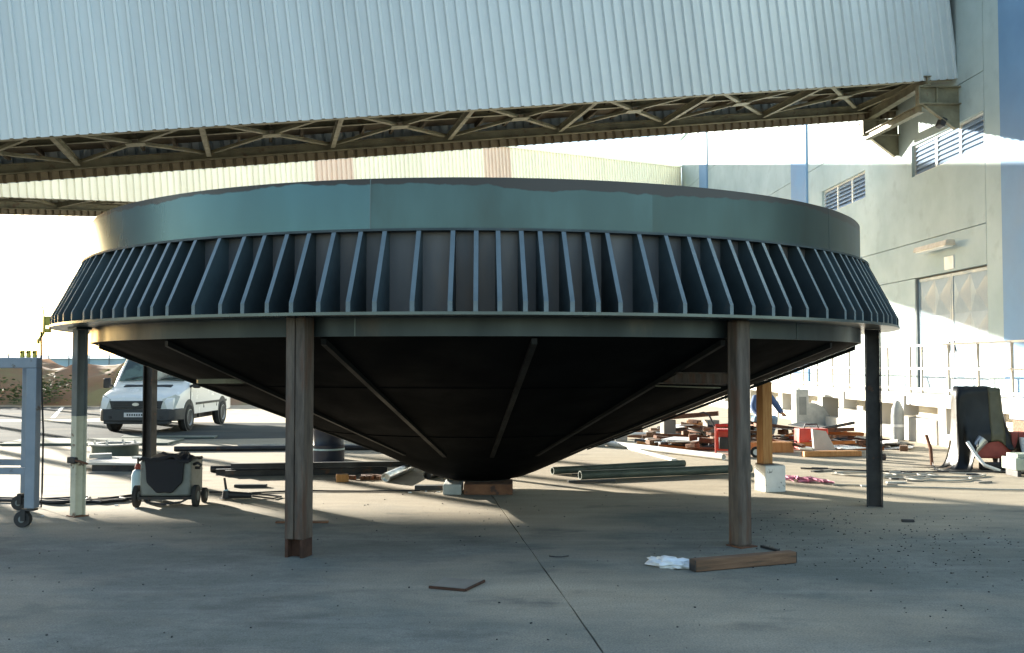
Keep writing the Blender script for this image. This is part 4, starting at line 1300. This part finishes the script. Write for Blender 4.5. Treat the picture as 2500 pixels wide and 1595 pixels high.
# the tarpaulin is a small mass and spring sheet let fall over the machine
import numpy as np
NU, NV = 58, 46
CW, CH = 2.45, 1.62
uu, vv = np.meshgrid(np.linspace(-1.40, CW - 1.40, NU), np.linspace(-.92, CH - .92, NV), indexing='ij')
ca_, sa_ = math.cos(.35), math.sin(.35)
P0 = np.stack([uu * ca_ - vv * sa_ - .02, uu * sa_ + vv * ca_, np.full_like(uu, 1.38)], -1)
rngc = np.random.default_rng(4)
P0 += rngc.normal(0, .006, P0.shape)
Pv = P0.copy()
lu, lv = 1.16 * CW / (NU - 1), 1.03 * CH / (NV - 1)
boxes = [(-.46, .26, -.14, .16, .62, 1.335), (-.36, .36, -.24, .24, .0, .60)]
hold = P0[:, :, 0] * 0 + ((P0[..., 0] > -.44) & (P0[..., 0] < .24) & (P0[..., 1] > -.12) & (P0[..., 1] < .14))
hold = hold > .5
held = P0[hold].copy(); held[:, 2] = 1.337 - .05 * (held[:, 0] > .05) * (held[:, 0] - .05) / .2 + rngc.normal(0, .004, len(held))
pins = [((0, 4), (-.98, -.34, .03)), ((0, 14), (-.84, -.10, .10)), ((NU - 1, 8), (.74, -.30, .74)), ((NU - 12, 0), (.36, -.50, .66)), ((NU // 2 - 4, 0), (-.22, -.46, .50))]


def relax(P, sl_a, sl_b, rest):
    A, B_ = P[sl_a], P[sl_b]
    d = B_ - A
    ln = np.linalg.norm(d, axis=-1, keepdims=True) + 1e-9
    k = np.where(ln > rest, .5, .14) * (ln - rest) / ln
    P[sl_a] = A + d * k
    P[sl_b] = B_ - d * k


S_ = slice
for step in range(260):
    vel = (P0 - Pv) * .965
    Pv = P0.copy()
    P0 = P0 + vel
    Pp = Pv.copy()
    P0[..., 2] -= .0016
    for it in range(7):
        for o_ in (0, 1):
            n_ = (NU - o_) // 2
            relax(P0, (S_(o_, o_ + 2 * n_ - 1, 2), S_(None)), (S_(o_ + 1, o_ + 2 * n_, 2), S_(None)), lu)
            m_ = (NV - o_) // 2
            relax(P0, (S_(None), S_(o_, o_ + 2 * m_ - 1, 2)), (S_(None), S_(o_ + 1, o_ + 2 * m_, 2)), lv)
    for (xa, xb, ya, yb, za, zb) in boxes:
        x_, y_, z_ = P0[..., 0], P0[..., 1], P0[..., 2]
        ins = (x_ > xa) & (x_ < xb) & (y_ > ya) & (y_ < yb) & (z_ < zb) & (z_ > za - .3)
        dd = np.stack([x_ - xa, xb - x_, y_ - ya, yb - y_, zb - z_], -1)
        w_ = np.argmin(dd, -1)
        for q_, (ax_, val) in enumerate(((0, xa), (0, xb), (1, ya), (1, yb), (2, zb))):
            mk_ = ins & (w_ == q_)
            P0[..., ax_][mk_] = val
            if q_ == 4:
                P0[mk_, 0] = Pp[mk_, 0]
                P0[mk_, 1] = Pp[mk_, 1]
            Pv[mk_] = Pv[mk_] * .3 + P0[mk_] * .7
    P0[hold] = held
    for (pi_, pj_), tgt in pins:
        P0[pi_, pj_] += (np.array(tgt) - P0[pi_, pj_]) * min(1, step / 120)
    lowm = P0[..., 2] < .012
    P0[..., 2][lowm] = .012
    Pv[lowm] = P0[lowm]
vs = [tuple(float(c) for c in q) for q in P0.reshape(-1, 3)]
fs = [(i * NV + j, (i + 1) * NV + j, (i + 1) * NV + j + 1, i * NV + j + 1) for i in range(NU - 1) for j in range(NV - 1)]
tp = thing('tarpaulin', 'black tarpaulin with an olive stripe draped over the red machine', 'tarpaulin', (7.72, 16.5, 0), -.1)
oc = MB().add(vs, fs).build('cover', 'tarp', tp, angle=75)
st_ = MB().add([(q[0], q[1] - .004, q[2] + .006) for q in vs], [f for k, f in enumerate(fs) if NU - 25 <= k // (NV - 1) < NU - 20]).build('stripe', 'tarp_olive', tp, angle=75)
for o in (oc, st_):
    sd = o.modifiers.new('s', 'SOLIDIFY'); sd.thickness = .006
tag(MB().path([(7.35, 16.25, .45), (7.42, 16.1, .25), (7.5, 16.0, .1), (7.7, 15.9, .02)], .03, 6).build('white_strap', 'white_metal'), 'white strap hanging below the black tarpaulin to the ground', 'strap')
tag(MB().path([(6.95, 16.9, .52), (7.0, 16.85, .3), (7.0, 16.8, .02)], .03, 8).build('crank_stand', 'rust'), 'short rusty stand beside the black tarpaulin', 'stand')
sk_ = thing('steel_skid', 'pale green steel skid with short feet in front of the covered machine', 'skid', (7.95, 15.4, 0))
MB().bb(-.35, .6, -.2, .25, .10, .28).build('deck', 'green_steel', sk_, bevel=.01)
for x in (-.28, .0, .28, .52):
    MB().bb(x - .03, x + .03, -.16, .2, 0, .099).build('foot', 'dark_steel', sk_)
MB().bb(-.30, .1, -.15, .2, .281, .34).build('top_box', 'green_steel', sk_, bevel=.01)
cbn = thing('electric_cabinet', 'blue grey cabinet on a brown base beside the dock', 'cabinet', (8.55, 16.6, 0))
MB().bb(-.2, .35, -.3, .3, .78, 1.16).build('cabinet', 'frame', cbn, bevel=.015)
MB().bb(-.16, .31, -.26, .26, 0, .779).build('base', 'wood', cbn)
MB().bb(-.15, .30, -.308, -.301, .83, 1.11).build('door', 'frame', cbn)


# ------------------------------------------------------------------ squatting worker
def skin_obj(name, joints, edges, m, parent, sub=2):
    me = bpy.data.meshes.new(name)
    keys = list(joints)
    me.from_pydata([joints[k][0] for k in keys], [(keys.index(a), keys.index(b_)) for a, b_ in edges], [])
    me.materials.append(M[m])
    o = bpy.data.objects.new(name, me)
    COL.objects.link(o)
    if parent:
        o.parent = parent
    o.modifiers.new('skin', 'SKIN')
    if not me.skin_vertices:
        bm_ = bmesh.new(); bm_.from_mesh(me); bm_.verts.layers.skin.verify(); bm_.to_mesh(me); bm_.free()
    for i, k in enumerate(keys):
        r_ = joints[k][1]
        me.skin_vertices[0].data[i].radius = (r_, r_) if not isinstance(r_, tuple) else r_
        me.skin_vertices[0].data[i].use_root = (i == 0)
    o.modifiers['skin'].use_smooth_shade = True
    s_ = o.modifiers.new('sub', 'SUBSURF'); s_.levels = sub; s_.render_levels = sub
    return o


pz = thing('person', 'person in blue work jacket and pale jeans squatting by the scrap behind the prop', 'person', (5.72, 23.0, 0), 0)
J = {'pelvis': ((0, .10, .40), .14), 'waist': ((0, .03, .58), .135), 'chest': ((0, -.06, .82), .155), 'neckb': ((0, -.11, .98), .07), 'neck': ((.0, -.13, 1.04), .055),
     'head': ((.01, -.17, 1.14), .095), 'crown': ((.01, -.18, 1.22), .085),
     'shl': ((-.19, -.10, .93), .065), 'ell': ((-.28, -.28, .70), .05), 'wrl': ((-.18, -.48, .55), .035), 'hal': ((-.14, -.54, .53), .035),
     'shr': ((.19, -.10, .93), .065), 'elr': ((.30, -.25, .72), .05), 'wrr': ((.34, -.44, .60), .035), 'har': ((.36, -.51, .57), .035),
     'hil': ((-.12, .06, .38), .10), 'knl': ((-.20, -.36, .50), .07), 'anl': ((-.19, -.02, .10), .05), 'tol': ((-.21, -.20, .045), .045),
     'hir': ((.12, .06, .38), .10), 'knr': ((.20, -.36, .50), .07), 'anr': ((.19, -.02, .10), .05), 'tor': ((.21, -.20, .045), .045)}
E_ = [('pelvis', 'waist'), ('waist', 'chest'), ('chest', 'neckb'), ('neckb', 'neck'), ('neck', 'head'), ('head', 'crown'), ('chest', 'shl'), ('shl', 'ell'), ('ell', 'wrl'), ('wrl', 'hal'),
      ('chest', 'shr'), ('shr', 'elr'), ('elr', 'wrr'), ('wrr', 'har'), ('pelvis', 'hil'), ('hil', 'knl'), ('knl', 'anl'), ('anl', 'tol'), ('pelvis', 'hir'), ('hir', 'knr'), ('knr', 'anr'), ('anr', 'tor')]
for side, hx in (('l', -.14), ('r', .36)):
    b0 = Vector(J['ha' + side][0])
    for k in range(5):
        nm = 'f%s%d' % (side, k)
        sp_ = (k - 2) * .018
        ln = (.04, .062, .07, .064, .05)[k]
        J[nm + 'a'] = (tuple(b0 + Vector((sp_, -.05, -.005 if k else .01))), .011)
        J[nm + 'b'] = (tuple(b0 + Vector((sp_ * 1.2 + (-.02 if k == 0 else 0), -.05 - ln * .6, -.03))), .009)
        E_ += [('ha' + side, nm + 'a'), (nm + 'a', nm + 'b')]
skin_obj('body', J, E_, 'skin', pz)
gro = lambda v_, d: (v_[0], v_[1] + d)
JJ = {k: gro(J[k], .022) for k in ('waist', 'chest', 'shl', 'ell', 'wrl', 'shr', 'elr', 'wrr')}
JJ['neckb'] = gro(J['neckb'], .01)
JJ = {'chest': JJ['chest'], **JJ}
skin_obj('jacket', JJ, [('chest', 'waist'), ('chest', 'neckb'), ('chest', 'shl'), ('shl', 'ell'), ('ell', 'wrl'), ('chest', 'shr'), ('shr', 'elr'), ('elr', 'wrr')], 'jacket', pz)
JT = {k: gro(J[k], .018) for k in ('pelvis', 'hil', 'knl', 'anl', 'hir', 'knr', 'anr')}
skin_obj('trousers', JT, [('pelvis', 'hil'), ('hil', 'knl'), ('knl', 'anl'), ('pelvis', 'hir'), ('hir', 'knr'), ('knr', 'anr')], 'denim', pz)
skin_obj('hair', {'a': ((.01, -.14, 1.20), .10), 'b': ((.01, -.10, 1.13), .085)}, [('a', 'b')], 'hair', pz)
for side in 'lr':
    skin_obj('shoe', {'a': (Vector(J['an' + side][0]) + Vector((0, .02, -.045)), .05), 'b': (Vector(J['to' + side][0]) + Vector((0, -.03, 0)), .045)}, [('a', 'b')], 'black', pz, 1)
    skin_obj('glove', {'a': (Vector(J['wr' + side][0]), .042), 'b': (Vector(J['ha' + side][0]), .044), 'c': (Vector(J['ha' + side][0]) + Vector((0, -.06, -.01)), .038)}, [('a', 'b'), ('b', 'c')], 'orange', pz, 1)
